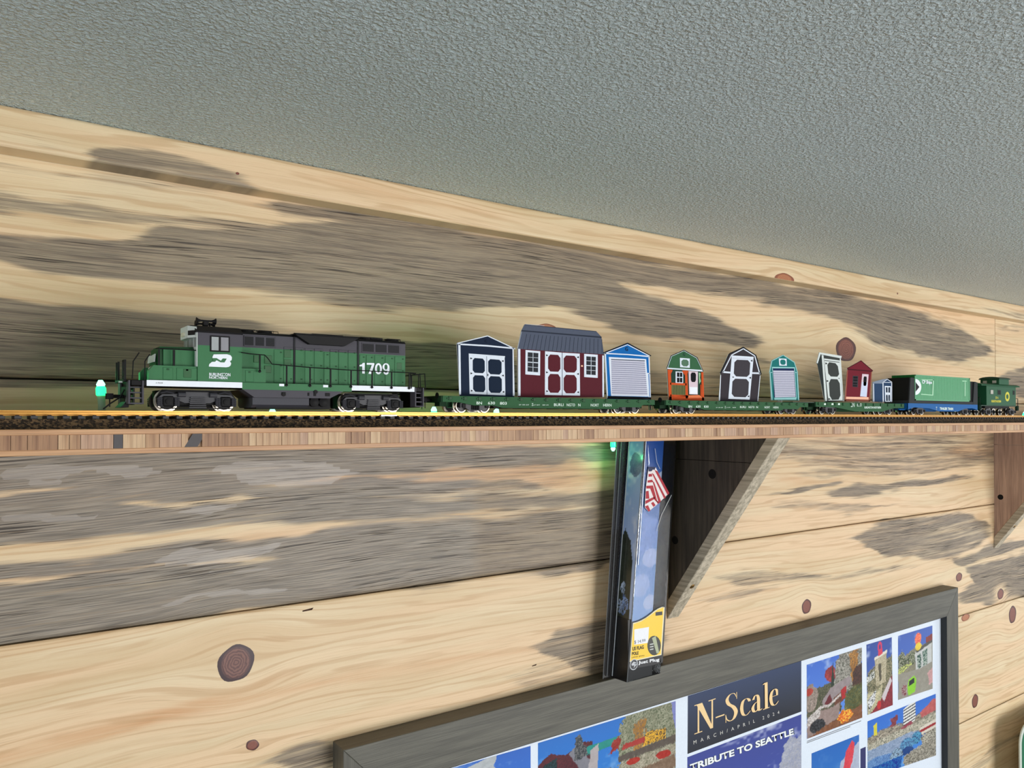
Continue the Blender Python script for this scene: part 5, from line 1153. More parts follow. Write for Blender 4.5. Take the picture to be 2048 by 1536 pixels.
a = MB(); a.box(fx1-bw-.4, fx1-bw+.5, DF+.3, DP, fz0+bt, fz1-bt); a.box(fx0+bw-.5, fx0+bw+.4, DF+.3, DP, fz0+bt, fz1-bt); a.box(fx0+bw, fx1-bw, DF+.3, DP, fz1-bt-.4, fz1-bt+.4); a.build('rebate', mat('rebate black', (34, 36, 38), .6), pic)
a = MB(); a.box(fx0+bw-3, fx1-bw+3, DP, DP+1.5, fz0+bt-3, fz1-bt+3)
post = a.build('poster', mat('poster paper', (226, 236, 250), .35, coat=.3), pic)
# prints on the poster, painted into colour attributes of fine grids
def noise2(h, w, s, seed):
    r = np.random.RandomState(seed); gh, gw = int(h/s)+3, int(w/s)+3; g = r.rand(gh, gw)
    y = np.arange(h)/s; x = np.arange(w)/s; yi, xi = y.astype(int), x.astype(int); fy, fx_ = (y-yi)[:, None], (x-xi)[None]
    fy = fy*fy*(3-2*fy); fx_ = fx_*fx_*(3-2*fx_)
    return (g[yi][:, xi]*(1-fy)*(1-fx_)+g[yi][:, xi+1]*(1-fy)*fx_+g[yi+1][:, xi]*fy*(1-fx_)+g[yi+1][:, xi+1]*fy*fx_)
def inpoly(X, Y, pts):
    c = np.zeros(X.shape, bool); j = len(pts)-1
    for i in range(len(pts)):
        xi, yi = pts[i]; xj, yj = pts[j]
        with np.errstate(divide='ignore', invalid='ignore'):
            c ^= ((yi > Y) != (yj > Y)) & (X < (xj-xi)*(Y-yi)/(yj-yi+1e-9)+xi)
        j = i
    return c
def paint(w, h, ops, seed=0):
    """ops in a 0..100 square, y downwards"""
    Y, X = np.mgrid[0:h, 0:w]; X = X/(w-1)*100; Y = Y/(h-1)*100
    im = np.zeros((h, w, 3)); n1, n2 = noise2(h, w, 5, seed), noise2(h, w, 1.6, seed+1); nn = rng.rand(h, w)
    for k, op in enumerate(ops):
        t = op[0]
        if t == 'sky':                       # top colour, bottom colour, cloud amount
            v = (Y/100)[..., None]; c = np.array(op[1])*(1-v)+np.array(op[2])*v
            cl = np.clip((noise2(h, w, max(w, h)/6, seed+5)*.7+n1*.3-.62)*4*op[3], 0, .8)[..., None]; im = c*(1-cl)+np.array((220, 225, 240))*cl; continue
        if t == 'poly': msk = inpoly(X+(n1-.5)*op[3]*.12, Y+(n2-.5)*op[3]*.12, op[1])
        elif t == 'ell': cx, cy_, rx, ry = op[1]; msk = ((X-cx)/rx)**2+((Y-cy_)/ry)**2+(n1-.5)*op[3]*.02 < 1
        col = np.array(op[2], float)+((n1*.5+n2*.3+nn*.4)[..., None]-.6)*op[3]*2.2
        if len(op) > 4: 
            q = (n2*.6+nn*.4 > .55); col = np.where(q[..., None], np.array(op[4], float)+(nn[..., None]-.5)*op[3], col)
        im = np.where(msk[..., None], col, im)
    return np.clip(im, 0, 255)
pm = bpy.data.materials.new('printed picture'); pm.use_nodes = True; b = pm.node_tree.nodes['Principled BSDF']
at_ = pm.node_tree.nodes.new('ShaderNodeAttribute'); at_.attribute_name = 'ink'; pm.node_tree.links.new(at_.outputs['Color'], b.inputs['Base Color']); b.inputs['Roughness'].default_value = .3; b.inputs['Coat Weight'].default_value = .3
def picture(name, q, w, h, ops, seed, parent=None, y=DP-.12, label=None, geo=None):
    """q: sight-line corners tl,tr,br,bl"""
    im = paint(w, h, ops, seed); parent = parent or post
    C4 = [P(*c, y) for c in (q[3], q[2], q[1], q[0])]; org = ORG[parent.name]
    U_, V_ = np.meshgrid(np.linspace(0, 1, w), np.linspace(1, 0, h)); U_, V_ = U_.ravel(), V_.ravel()
    X = (1-U_)*(1-V_)*C4[0][0]+U_*(1-V_)*C4[1][0]+U_*V_*C4[2][0]+(1-U_)*V_*C4[3][0]
    Z = (1-U_)*(1-V_)*C4[0][1]+U_*(1-V_)*C4[1][1]+U_*V_*C4[2][1]+(1-U_)*V_*C4[3][1]
    co = np.stack([(X-org[0])/1000, np.full(len(X), (y-org[1])/1000), (Z-org[2])/1000], 1)
    i = np.arange(w*h).reshape(h, w); f = np.stack([i[1:, :-1], i[1:, 1:], i[:-1, 1:], i[:-1, :-1]], -1).reshape(-1, 4)
    me = bpy.data.meshes.new(name); me.vertices.add(len(co)); me.vertices.foreach_set('co', co.ravel()); me.loops.add(f.size); me.loops.foreach_set('vertex_index', f.ravel())
    me.polygons.add(len(f)); me.polygons.foreach_set('loop_start', np.arange(0, f.size, 4)); me.update(calc_edges=True)
    s = im.reshape(-1, 3)/255; l = np.where(s <= .04045, s/12.92, ((s+.055)/1.055)**2.4); A = me.color_attributes.new('ink', 'FLOAT_COLOR', 'POINT')
    A.data.foreach_set('color', np.concatenate([l, np.ones((len(l), 1))], 1).astype(np.float32).ravel())
    me.materials.append(pm); me.polygons.foreach_set('use_smooth', np.ones(len(f), bool)); o = bpy.data.objects.new(name, me); oset(o, org, parent)
    if label: o['label'] = label
    return o
BL, DB, WH = (64, 112, 206), (52, 78, 160), (214, 218, 228)
K8 = lambda x, y: (640+x/2.695, 1336+y/2.695)
K9 = lambda x, y: (1340+x/5.12, 1300+y/5.12)
K10 = lambda x, y: (1580+x/3.979, 1150+y/3.979)
picture('picture', [K8(640, 560), K8(1135, 420), (1061.5, 1600), (877, 1640)], 140, 110, [('sky', (44, 102, 196), (60, 120, 214), .4), ('poly', [(0, 40), (30, 8), (62, -5), (58, 20), (64, 34), (58, 60), (40, 100), (0, 100)], (180, 186, 190), 12), ('poly', [(70, 44), (84, 40), (84, 44), (74, 47), (78, 60), (70, 60)], (226, 240, 244), 2)], 3, label='blue sky picture with white cloud')
picture('picture', [K8(1175, 405), K8(1917, 178), (1351.3, 1620), (1076, 1690)], 250, 170, [
 ('sky', (34, 112, 200), (60, 140, 220), .3), ('poly', [(0, 22), (8, 14), (14, 18), (18, 20), (30, 12), (36, 14), (38, 60), (0, 60)], (96, 34, 44), 10, (70, 22, 34)), ('poly', [(20, 20), (26, 12), (38, 40), (30, 44)], (128, 128, 138), 8),
 ('poly', [(0, 26), (12, 20), (12, 50), (0, 56)], (20, 60, 66), 12, (10, 24, 30)), ('poly', [(30, 18), (62, 16), (62, 22), (32, 26)], (30, 140, 130), 6), ('poly', [(24, 6), (28, 4), (34, 26), (24, 28)], (58, 64, 70), 20, (110, 110, 110)),
 ('poly', [(35, 22), (41, 18), (40, 42), (33, 44)], (176, 168, 170), 8), ('poly', [(56, 10), (62, -5), (101, -5), (101, 48), (58, 46), (54, 24)], (152, 152, 128), 34, (92, 100, 74)), ('poly', [(66, 10), (76, 6), (74, 34), (68, 36)], (172, 124, 52), 30, (120, 96, 70)),
 ('poly', [(96, -5), (101, -5), (101, 30), (98, 16)], (124, 130, 190), 8), ('poly', [(50, 22), (56, 16), (56, 28), (48, 32)], (150, 44, 36), 26), ('poly', [(58, 26), (78, 24), (78, 29), (58, 31)], (170, 54, 48), 10), ('poly', [(76, 20), (92, 22), (92, 31), (74, 33)], (226, 172, 48), 14, (40, 34, 40)),
 ('poly', [(55, 36), (101, 30), (101, 38), (55, 42)], (92, 82, 74), 10), ('poly', [(56, 42), (101, 38), (101, 66), (50, 66)], (176, 168, 148), 40, (120, 118, 96)), ('ell', (66, 44, 5, 3), (176, 48, 36), 20), ('ell', (90, 46, 6, 4), (170, 44, 34), 20),
 ('poly', [(0, 48), (50, 44), (60, 60), (55, 101), (0, 101)], (72, 84, 52), 40, (128, 108, 70)), ('ell', (20, 52, 8, 6), (170, 140, 60), 40, (80, 100, 50)), ('poly', [(26, 50), (42, 46), (46, 62), (28, 70)], (172, 164, 158), 30, (104, 100, 92)), ('poly', [(44, 62), (60, 54), (62, 66), (48, 74)], (206, 198, 196), 14, (150, 84, 60)),
 ('poly', [(60, 56), (98, 48), (101, 60), (62, 70)], (128, 104, 84), 20), ('poly', [(0, 72), (101, 62), (101, 101), (0, 101)], (92, 104, 72), 50, (160, 150, 130))], 11, label='picture of a model hillside with trains')
# masthead
picture('masthead', [K9(183, 470), K9(1345, 112), K9(1345, 630), K9(180, 1065)], 40, 30, [('sky', (52, 66, 100), (44, 46, 54), 0)], 1, label='navy magazine masthead panel')
def glyphs():
    """condensed roman letters drawn as ribbons in a 0..1 box (x right, y up)"""
    G = []
    def rib(pts, ws):
        pts = [Vector(p) for p in pts]; fine = []; fw_ = []
        for i in range(len(pts)-1):
            p0, p1, p2, p3 = pts[max(i-1, 0)], pts[i], pts[i+1], pts[min(i+2, len(pts)-1)]
            for k in range(8):
                t = k/8; fine.append(.5*((2*p1)+(-p0+p2)*t+(2*p0-5*p1+4*p2-p3)*t*t+(-p0+3*p1-3*p2+p3)*t**3)); fw_.append(ws[i]+(ws[i+1]-ws[i])*t)
        fine.append(pts[-1]); fw_.append(ws[-1]); L_, R_ = [], []
        for i, p in enumerate(fine):
            tv = fine[min(i+1, len(fine)-1)]-fine[max(i-1, 0)]; tv = Vector((tv[0], tv[1]*1.0)).normalized(); n = Vector((-tv[1], tv[0]))*fw_[i]/2; n[0] *= 1.0
            L_.append(p+n); R_.append(p-n)
        for i in range(len(fine)-1): G.append([L_[i], L_[i+1], R_[i+1], R_[i]])
    def bx(x0, y0, x1, y1): G.append([(x0, y0), (x1, y0), (x1, y1), (x0, y1)])
    # N
    bx(.035, .02, .052, .98); bx(.0, .0, .085, .03); bx(.0, .97, .075, 1.0); G.append([(.02, 1), (.085, 1), (.205, 0), (.175, 0)]); bx(.188, 0, .205, .98); bx(.155, .97, .235, 1.0)
    bx(.235, .30, .335, .345)
    # S
    rib([(.475, .80), (.45, .955), (.40, .96), (.366, .82), (.385, .64), (.44, .48), (.468, .28), (.445, .08), (.40, .03), (.362, .12), (.352, .26)], [.004, .012, .02, .036, .042, .046, .044, .034, .02, .012, .004]); bx(.474, .74, .481, .98); bx(.345, .02, .352, .3)
    # c a l e
    rib([(.632, .50), (.622, .58), (.594, .64), (.552, .58), (.535, .34), (.552, .09), (.595, .03), (.64, .14)], [.03, .034, .012, .034, .04, .034, .018, .008])
    rib([(.676, .50), (.695, .63), (.727, .62), (.740, .46), (.740, .12), (.752, .03), (.785, .07)], [.03, .02, .03, .038, .038, .028, .008]); rib([(.735, .40), (.69, .34), (.668, .20), (.682, .06), (.712, .05), (.738, .14)], [.012, .02, .036, .034, .02, .012])
    bx(.818, .02, .855, 1.0); bx(.795, 0, .875, .03); G.append([(.795, .97), (.818, 1.0), (.818, .95), (.795, .945)])
    rib([(.90, .38), (.988, .38)], [.016, .016]); rib([(.976, .38), (.970, .58), (.94, .64), (.908, .56), (.893, .34), (.91, .09), (.95, .03), (.992, .14)], [.024, .03, .014, .034, .04, .034, .018, .008])
    return G
gold = mat('masthead gold', (242, 208, 152), .4)
Q = [K9(*p) for p in ((250, 865), (1112, 556), (1108, 283), (250, 566))]; Q = [P(*c, DP-.3) for c in Q]
a = MB()
for ig, gq in enumerate(glyphs()):
    pts = [bilin(Q, p[0], p[1]*.97+.01 if p[0] > .5 else p[1]) for p in gq]
    try: a.bm.faces.new([a.bm.verts.new((p[0], DP-.3-.003*ig, p[1])) for p in pts])
    except ValueError: pass
a.build('title', gold, post)
text('MARCH/APRIL 2024', [K9(*p) for p in ((242, 968), (1120, 652), (1118, 620), (240, 930))], DP-.3, mat('masthead small type', (208, 206, 200), .4), post, mono=2.6)
picture('cover_picture', [K9(178, 1098), K9(1345, 658), (1602.7, 1640), (1374.8, 1720)], 170, 190, [('sky', (66, 76, 150), (72, 92, 176), .8), ('poly', [(74, 60), (84, 22), (90, 16), (95, 22), (101, 18), (101, 101), (50, 101), (66, 70)], (176, 178, 190), 22, (150, 156, 180)), ('ell', (52, 42, 3, 5), (204, 70, 62), 8), ('poly', [(41, 40), (42, 40), (43, 60), (40, 60)], (224, 228, 240), 2)], 21, label='blue cover picture with pale mountain')
tq = [K9(*p) for p in ((205, 1245), (1268, 866), (1262, 800), (203, 1172))]
text('TRIBUTE TO SEATTLE', tq, DP-.3, mat('cover type shadow', (24, 44, 50), .5), post, bold=.07, pad=.008)
text('TRIBUTE TO SEATTLE', tq, DP-.45, mat('cover type white', (240, 244, 246), .4), post, bold=.035)
picture('picture', [K10(133, 715), K10(572, 577), K10(575, 1135), K10(134, 1305)], 112, 124, [
 ('sky', (66, 110, 206), (100, 150, 230), .5), ('poly', [(0, 30), (6, 28), (14, 36), (30, 36), (40, 34), (60, 40), (60, 80), (0, 80)], (74, 78, 58), 26, (100, 96, 74)), ('poly', [(52, 8), (60, -5), (101, -5), (101, 60), (50, 52), (46, 28)], (168, 164, 154), 44, (84, 84, 74)), ('poly', [(76, 4), (92, -5), (92, 34), (80, 44)], (182, 128, 56), 40, (120, 86, 48)),
 ('ell', (41, 24, 9, 11), (168, 56, 58), 40, (120, 44, 50)), ('poly', [(44, 14), (46, 8), (48, 40), (42, 40)], (40, 56, 44), 10), ('ell', (8, 48, 12, 18), (168, 150, 140), 40, (120, 110, 100)), ('ell', (4, 38, 7, 5), (176, 62, 50), 20),
 ('poly', [(26, 56), (42, 42), (76, 34), (80, 44), (50, 60), (28, 66)], (150, 138, 140), 12), ('poly', [(32, 60), (40, 50), (46, 64), (30, 68)], (104, 36, 44), 10), ('poly', [(46, 58), (70, 48), (72, 62), (50, 72)], (112, 70, 54), 16), ('poly', [(60, 50), (70, 46), (70, 62), (62, 64)], (176, 40, 44), 10), ('poly', [(84, 26), (101, 22), (101, 70), (80, 60)], (84, 54, 44), 20, (50, 34, 30)),
 ('poly', [(68, 60), (80, 50), (101, 50), (101, 96), (66, 92)], (110, 108, 62), 50, (60, 74, 44)), ('poly', [(0, 80), (22, 68), (40, 70), (58, 66), (56, 90), (0, 104)], (150, 130, 124), 16), ('poly', [(0, 74), (24, 62), (38, 64), (60, 54), (60, 58), (38, 68), (24, 66), (22, 76), (0, 86)], (216, 210, 206), 12, (160, 150, 146)),
 ('ell', (18, 88, 14, 9), (34, 34, 38), 14, (70, 72, 76)), ('poly', [(0, 101), (30, 92), (56, 88), (101, 80), (101, 101)], (140, 92, 62), 26, (112, 72, 50)), ('ell', (68, 88, 13, 9), (226, 108, 40), 50, (244, 190, 60))], 31, label='picture of a model lodge with autumn trees')
a = MB()
for (p, q_) in (((136, 1322), (566, 1158)), ((134, 1334), (480, 1204))): a.ppoly([K10(*c) for c in (p, (q_[0], q_[1]), (q_[0], q_[1]+5), (p[0], p[1]+5))], DP-.15, .1)
a.build('caption', mat('caption grey', (110, 112, 118), .5), post)
picture('picture', [K10(608, 555), K10(810, 495), K10(818, 1035), K10(615, 1115)], 60, 124, [
 ('sky', (44, 74, 156), (84, 120, 200), .6), ('poly', [(0, 44), (20, 36), (101, 26), (101, 101), (0, 101)], (96, 96, 70), 40, (150, 140, 110)), ('poly', [(30, 22), (78, 16), (74, 62), (36, 64)], (196, 186, 160), 14, (160, 150, 120)), ('poly', [(44, 34), (56, 32), (56, 58), (48, 58)], (92, 86, 70), 14), ('poly', [(30, 22), (80, 16), (80, 20), (30, 26)], (226, 220, 206), 4),
 ('ell', (52, 9, 9, 8), (214, 52, 96), 10), ('ell', (52, 9, 4, 4), (70, 60, 130), 10), ('poly', [(44, 16), (62, 12), (62, 20), (44, 22)], (214, 60, 84), 10), ('poly', [(0, 46), (30, 40), (30, 50), (0, 56)], (226, 226, 220), 20, (50, 60, 50)), ('poly', [(0, 70), (40, 70), (60, 64), (50, 101), (0, 101)], (206, 196, 160), 20, (150, 150, 120)), ('poly', [(2, 80), (36, 68), (30, 84), (6, 96)], (226, 226, 226), 6, (40, 44, 50)),
 ('poly', [(52, 86), (92, 58), (101, 56), (101, 101), (10, 101)], (150, 46, 56), 20, (120, 36, 46)), ('poly', [(56, 82), (92, 58), (98, 64), (66, 90)], (206, 196, 200), 8), ('ell', (46, 92, 8, 6), (196, 46, 50), 10)], 41, label='picture of a model tower with a red sign')
picture('picture', [K10(860, 485), K10(1133, 402), K10(1135, 905), K10(860, 995)], 74, 116, [
 ('sky', (56, 92, 180), (96, 132, 214), .5), ('poly', [(0, 38), (20, 34), (50, 26), (101, 24), (101, 101), (0, 101)], (144, 138, 116), 22, (120, 118, 100)), ('poly', [(0, 34), (12, 24), (22, 38), (40, 30), (50, 36), (50, 50), (0, 56)], (74, 86, 56), 40, (150, 150, 130)), ('poly', [(0, 52), (34, 46), (40, 50), (10, 60), (0, 60)], (206, 216, 120), 20, (90, 90, 84)),
 ('poly', [(48, 34), (98, 22), (98, 62), (50, 64)], (196, 198, 196), 10), ('poly', [(54, 40), (66, 38), (66, 60), (56, 62)], (38, 78, 66), 12, (180, 190, 180)), ('poly', [(70, 36), (84, 33), (84, 58), (72, 60)], (46, 92, 76), 12, (180, 190, 180)), ('poly', [(50, 32), (90, 22), (101, 22), (101, 26), (52, 36)], (80, 76, 70), 10), ('poly', [(80, 16), (101, 12), (101, 22), (80, 24)], (134, 50, 44), 10),
 ('ell', (57, 14, 9, 10), (236, 88, 70), 30, (250, 140, 90)), ('ell', (58, 26, 9, 6), (232, 204, 60), 20), ('poly', [(0, 60), (60, 62), (101, 56), (101, 101), (0, 101)], (150, 146, 134), 10), ('poly', [(30, 74), (46, 70), (52, 76), (48, 96), (28, 98), (26, 86)], (140, 206, 48), 10), ('poly', [(31, 76), (46, 73), (46, 81), (30, 84)], (36, 40, 40), 4), ('ell', (18, 88, 8, 9), (170, 150, 150), 30, (120, 40, 50)), ('poly', [(84, 72), (101, 66), (101, 90), (90, 92)], (206, 160, 160), 20)], 51, label='picture of a model street with a lime car')
picture('picture', [K10(617, 1165), K10(1160, 945), K10(1162, 1435), K10(617, 1620)], 138, 124, [
 ('sky', (52, 110, 206), (70, 140, 220), .3), ('poly', [(0, 30), (20, 24), (50, 26), (101, 18), (101, 60), (0, 62)], (176, 166, 148), 46, (96, 90, 80)), ('poly', [(50, 4), (68, -4), (68, 30), (50, 34)], (230, 230, 226), 6), ]+[('poly', [(50, 6+k*5), (68, 1+k*5), (68, 3+k*5), (50, 8+k*5)], (60, 60, 66), 4) for k in range(6)]+[
 ('poly', [(76, 20), (96, 6), (101, 10), (101, 26), (76, 30)], (186, 92, 92), 20), ('poly', [(32, 12), (42, 8), (40, 26), (32, 26)], (132, 60, 70), 30), ('poly', [(8, 12), (13, 8), (13, 30), (9, 30)], (214, 204, 60), 10), ('poly', [(46, 34), (62, 28), (64, 36), (50, 44)], (156, 66, 84), 14),
 ('poly', [(0, 42), (101, 30), (101, 46), (0, 54)], (196, 190, 172), 30, (120, 120, 104)), ('poly', [(74, 46), (101, 40), (101, 54), (76, 58)], (214, 206, 192), 8), ('poly', [(74, 50), (101, 45), (101, 49), (76, 54)], (156, 36, 44), 6),
 ('poly', [(0, 52), (30, 50), (60, 46), (74, 50), (60, 66), (0, 76)], (150, 168, 196), 16, (120, 140, 170)), ('ell', (70, 60, 8, 10), (86, 160, 196), 14, (40, 70, 120)), ('ell', (55, 66, 10, 12), (96, 160, 200), 14, (60, 90, 140)), ('ell', (56, 76, 9, 7), (24, 66, 130), 10), ('ell', (18, 80, 26, 12), (110, 150, 200), 12, (70, 110, 170)), ('ell', (40, 78, 9, 12), (150, 180, 206), 14, (70, 80, 100)),
 ('poly', [(0, 84), (48, 80), (46, 101), (0, 101)], (20, 60, 156), 14, (40, 120, 180)), ('poly', [(50, 84), (101, 64), (101, 101), (50, 101)], (120, 116, 104), 34, (170, 164, 150)), ('poly', [(76, 62), (101, 54), (101, 66), (78, 74)], (186, 182, 166), 20, (90, 84, 74))], 61, label='picture of blue and white model trains in a yard')
picture('picture', [K10(172, 1420), K10(550, 1270), (1718.5, 1600), (1623, 1640)], 100, 110, [('sky', (44, 106, 190), (60, 130, 206), .1), ('poly', [(60, 30), (101, 10), (101, 101), (40, 101)], (176, 184, 206), 14), ('poly', [(66, 40), (70, 20), (84, 4), (90, 10), (86, 36), (76, 52), (68, 52)], (226, 76, 86), 12, (206, 64, 84)), ('poly', [(68, 52), (82, 48), (88, 80), (66, 84)], (206, 178, 70), 30, (110, 80, 40))], 71, label='picture of a pink and yellow model sign')
a = MB(); a.ppoly([(1721, 1498), (1731.5, 1493.5), (1731.5, 1560), (1721, 1560)], DP-.15, .1); a.build('side_panel', mat('poster indigo', (44, 46, 100), .4), post)

# ---------------------------------------------------------------- flag pole package hanging in front of the bracket
KA = lambda x, y: (1180+x/4.655, 860+y/4.655)
KB = lambda x, y: (1180+x/6.827, 1150+y/6.827)
YB_, YBK = 566.0, 590.0
pk = thing('flag_pole_package', (UX(1270, 578, 1330), 578, fz1), 'clear blister package with miniature flag pole and yellow label above the frame', 'package')
clr = bpy.data.materials.new('clear blister'); clr.use_nodes = True; nt = clr.node_tree; nt.nodes.remove(nt.nodes['Principled BSDF'])
tr_ = nt.nodes.new('ShaderNodeBsdfTransparent'); tr_.inputs[0].default_value = (.80, .82, .84, 1); gs_ = nt.nodes.new('ShaderNodeBsdfGlossy'); gs_.inputs['Roughness'].default_value = .12; mx_ = nt.nodes.new('ShaderNodeMixShader')
fr_ = nt.nodes.new('ShaderNodeFresnel'); fr_.inputs[0].default_value = 1.5; nz_ = nt.nodes.new('ShaderNodeTexNoise'); nz_.inputs['Scale'].default_value = 90; bp_ = nt.nodes.new('ShaderNodeBump'); bp_.inputs['Strength'].default_value = .1; nt.links.new(nz_.outputs[0], bp_.inputs['Height']); nt.links.new(bp_.outputs[0], gs_.inputs['Normal'])
nt.links.new(fr_.outputs[0], mx_.inputs[0]); nt.links.new(tr_.outputs[0], mx_.inputs[1]); nt.links.new(gs_.outputs[0], mx_.inputs[2]); nt.links.new(mx_.outputs[0], nt.nodes['Material Output'].inputs[0])
TOPY = 872
def pf(px, py, d=YB_): p = P(px, py, d); return (p[0], d, p[1])
def slab(pts, m, name, par, dy=.4):
    a = MB(); a.prism([(p[0], p[2]) for p in pts], 1, pts[0][1], pts[0][1]+dy); return a.build(name, m, par)
# front face lines (sight lines): fold edge 1288 -> 1253, right edge 1352 -> 1320
fe_t, fe_b = pf(1289, TOPY), pf(1254, 1336); fr_t, fr_b = pf(1352, TOPY), pf(1320, 1326)
gzl = fz1+.2
fe_b = (fe_b[0], YB_, gzl+1); fr_b = (fr_b[0], YB_, gzl+1)
bl_t, bl_b = pf(1235, TOPY, YBK), pf(1206, 1330, YBK); br_t, br_b = (643.5, YBK, bl_t[2]), (620, YBK, gzl)
bl_b = (bl_b[0], YBK, gzl)
slab([bl_t, br_t, br_b, bl_b], mat('blister back dark', (52, 50, 50), .25, spec=.7, coat=.5), 'backing_card', pk, .6)
a = MB(); bt_ = (fe_t[0], YBK-.2, fe_t[2]); bb_ = (fe_b[0], YBK-.2, gzl)
a.hexa([fe_b, fr_b, (fr_b[0], YBK-.3, gzl), (fe_b[0], YBK-.3, gzl), fe_t, fr_t, (fr_t[0], YBK-.3, fr_t[2]), (fe_t[0], YBK-.3, fe_t[2])]); a.build('blister', clr, pk)
# printed card inside: left side wall and front
skyb = [('sky', (24, 88, 178), (150, 190, 240), .0), ('poly', [(-5, 40), (101, 46), (101, 60), (-5, 66)], (120, 160, 226), 14), ('ell', (70, 66, 40, 5), (176, 196, 238), 14), ('ell', (30, 80, 44, 6), (164, 190, 236), 14), ('ell', (80, 90, 30, 4), (190, 206, 240), 12), ('ell', (100, 22, 18, 2.5), (190, 206, 235), 10)]
yk = YB_+.6
picture('front_print', [(1292.5, TOPY), (1328.5, TOPY), (1304.5, 1240), (1263.5, 1250)], 40, 200, skyb, 81, pk, yk, 'blue sky print on the package front')
# side print lies in the plane of the left wall of the blister
def sideprint():
    w, h = 26, 200
    ops = [('sky', (120, 150, 206), (176, 196, 236), .9), ('ell', (60, 16, 40, 7), (96, 106, 146), 20), ('poly', [(-5, 58), (20, 52), (60, 58), (80, 68), (85, 101), (-5, 101)], (36, 44, 34), 12), ('ell', (30, 84, 16, 3), (170, 190, 220), 60, (40, 48, 40)), ('ell', (50, 93, 26, 5), (120, 150, 206), 70, (40, 48, 40)), ('ell', (18, 94, 20, 4), (150, 170, 206), 70, (40, 48, 40))]
    im = paint(w, h, ops, 83); xt, xb2 = fe_t[0]-.15, fe_b[0]-.15; zt3 = fe_t[2]; zb3 = HZ(1262, 1240, YB_)
    org = ORG[pk.name]; co = []
    for j in range(h):
        v = j/(h-1)*(zt3-zb3)/(zt3-fe_b[2]); X = xt+(xb2-xt)*v; Z = zt3+(zb3-zt3)*j/(h-1)
        for i in range(w): co.append(((X-org[0])/1000, (YBK-2-(YBK-2-YB_-.5)*i/(w-1)-org[1])/1000, (Z-org[2])/1000))
    me = bpy.data.meshes.new('side_print'); idx = np.arange(w*h).reshape(h, w); f = np.stack([idx[1:, :-1], idx[1:, 1:], idx[:-1, 1:], idx[:-1, :-1]], -1).reshape(-1, 4)
    me.from_pydata(co, [], f.tolist()); s = im.reshape(-1, 3)/255; l = s**2.2; A = me.color_attributes.new('ink', 'FLOAT_COLOR', 'POINT'); A.data.foreach_set('color', np.concatenate([l, np.ones((len(l), 1))], 1).astype(np.float32).ravel()); me.materials.append(pm)
    o = bpy.data.objects.new('side_print', me); oset(o, org, pk)
sideprint()
a = MB(); a.prism([(fe_t[0]+.2, fe_t[2]), (fe_b[0]+.2, gzl+1), (fe_b[0]+.6, gzl+1), (fe_t[0]+.6, fe_t[2])], 1, YB_+.6, YBK-2); a.build('inner_card', mat('inner card black', (18, 18, 20), .4), pk)
a = MB(); a.prism([(P(1256, 1240, yk)[0], P(1256, 1240, yk)[1]), (P(1306, 1228, yk)[0], P(1306, 1228, yk)[1]), (P(1304, 1326, yk)[0], gzl+1.5), (P(1256, 1336, yk)[0], gzl+1.5)], 1, yk+.05, yk+.3); a.build('inner_card', mat('inner card black', (18, 18, 20), .4), pk)
# ribs of the blister edge
rm = mat('blister edge', (196, 206, 214), .15, spec=1.0, coat=1)
a = MB()
a.tube([bl_t, bl_b], .5, 6); a.tube([(bl_t[0]+5, YBK-1, bl_t[2]), (bl_b[0]+4.5, YBK-1, gzl+2)], .6, 6); a.tube([fe_t, fe_b], .45, 6)
a.build('blister_rib', mat('blister rib', (120, 124, 128), .15, alpha=.75, spec=1.0), pk)
a = MB(); a.tube([(fe_t[0]-.6, YBK-3, fe_t[2]), (fe_b[0]-.6, YBK-3, gzl+2)], .5, 6); a.build('blister_rib', rm, pk)
# pole, flag and cord
yp = YB_-1.0
a = MB(); a.tube([pf(1292.5, TOPY, yp+.4), pf(1284, 1010, yp+.4), pf(1276, 1130, yp+.4)], .55, 8); a.tube([pf(1296, 890, yp+.2), pf(1298, 925, yp+.2), pf(1297, 935, yp+.2)], .25, 5); a.build('pole', mat('pole silver', (206, 216, 230), .25, .8), pk)
a = MB(); a.tube([pf(1343, 990, yp), pf(1334, 1008, yp), pf(1323, 1030, yp), pf(1313, 1062, yp)], .3, 5); a.tube([pf(1310, 897, yp), pf(1314, 925, yp), pf(1320, 938, yp)], .25, 5); a.build('cord', mat('cord pale', (206, 214, 222), .4), pk)
fred, fwh, fnv = mat('flag red', (176, 28, 48), .6), mat('flag white', (236, 230, 232), .6), mat('flag navy', (34, 44, 84), .6)
flag = slab([pf(*KA(*p), yp) for p in ((545, 350), (610, 345), (735, 590), (640, 680), (545, 760), (510, 720), (520, 540))], fwh, 'flag', pk, .3)
def fl(q, m, name='stripe'):
    a = MB(); a.prism([(pf(*KA(*p), yp)[0], pf(*KA(*p), yp)[2]) for p in q], 1, yp-.12, yp); a.build(name, m, flag)
for q in ([(600, 372), (628, 384), (738, 588), (722, 606)], [(574, 400), (592, 410), (706, 628), (690, 640)], [(580, 470), (598, 490), (660, 664), (640, 680)], [(545, 410), (575, 408), (580, 432), (545, 436)], [(536, 470), (578, 462), (588, 486), (536, 490)], [(524, 520), (586, 516), (600, 570), (630, 680), (600, 650), (560, 545), (524, 545)], [(520, 570), (545, 566), (552, 640), (518, 640)], [(515, 660), (600, 620), (604, 640), (515, 690)], [(510, 712), (540, 700), (562, 750), (545, 760)], [(568, 682), (588, 668), (610, 700), (590, 716)], [(612, 652), (628, 660), (650, 676), (632, 690)]): fl(q, fred)
fl([(542, 345), (612, 345), (600, 372), (585, 368), (572, 384), (545, 386)], fnv, 'canton')
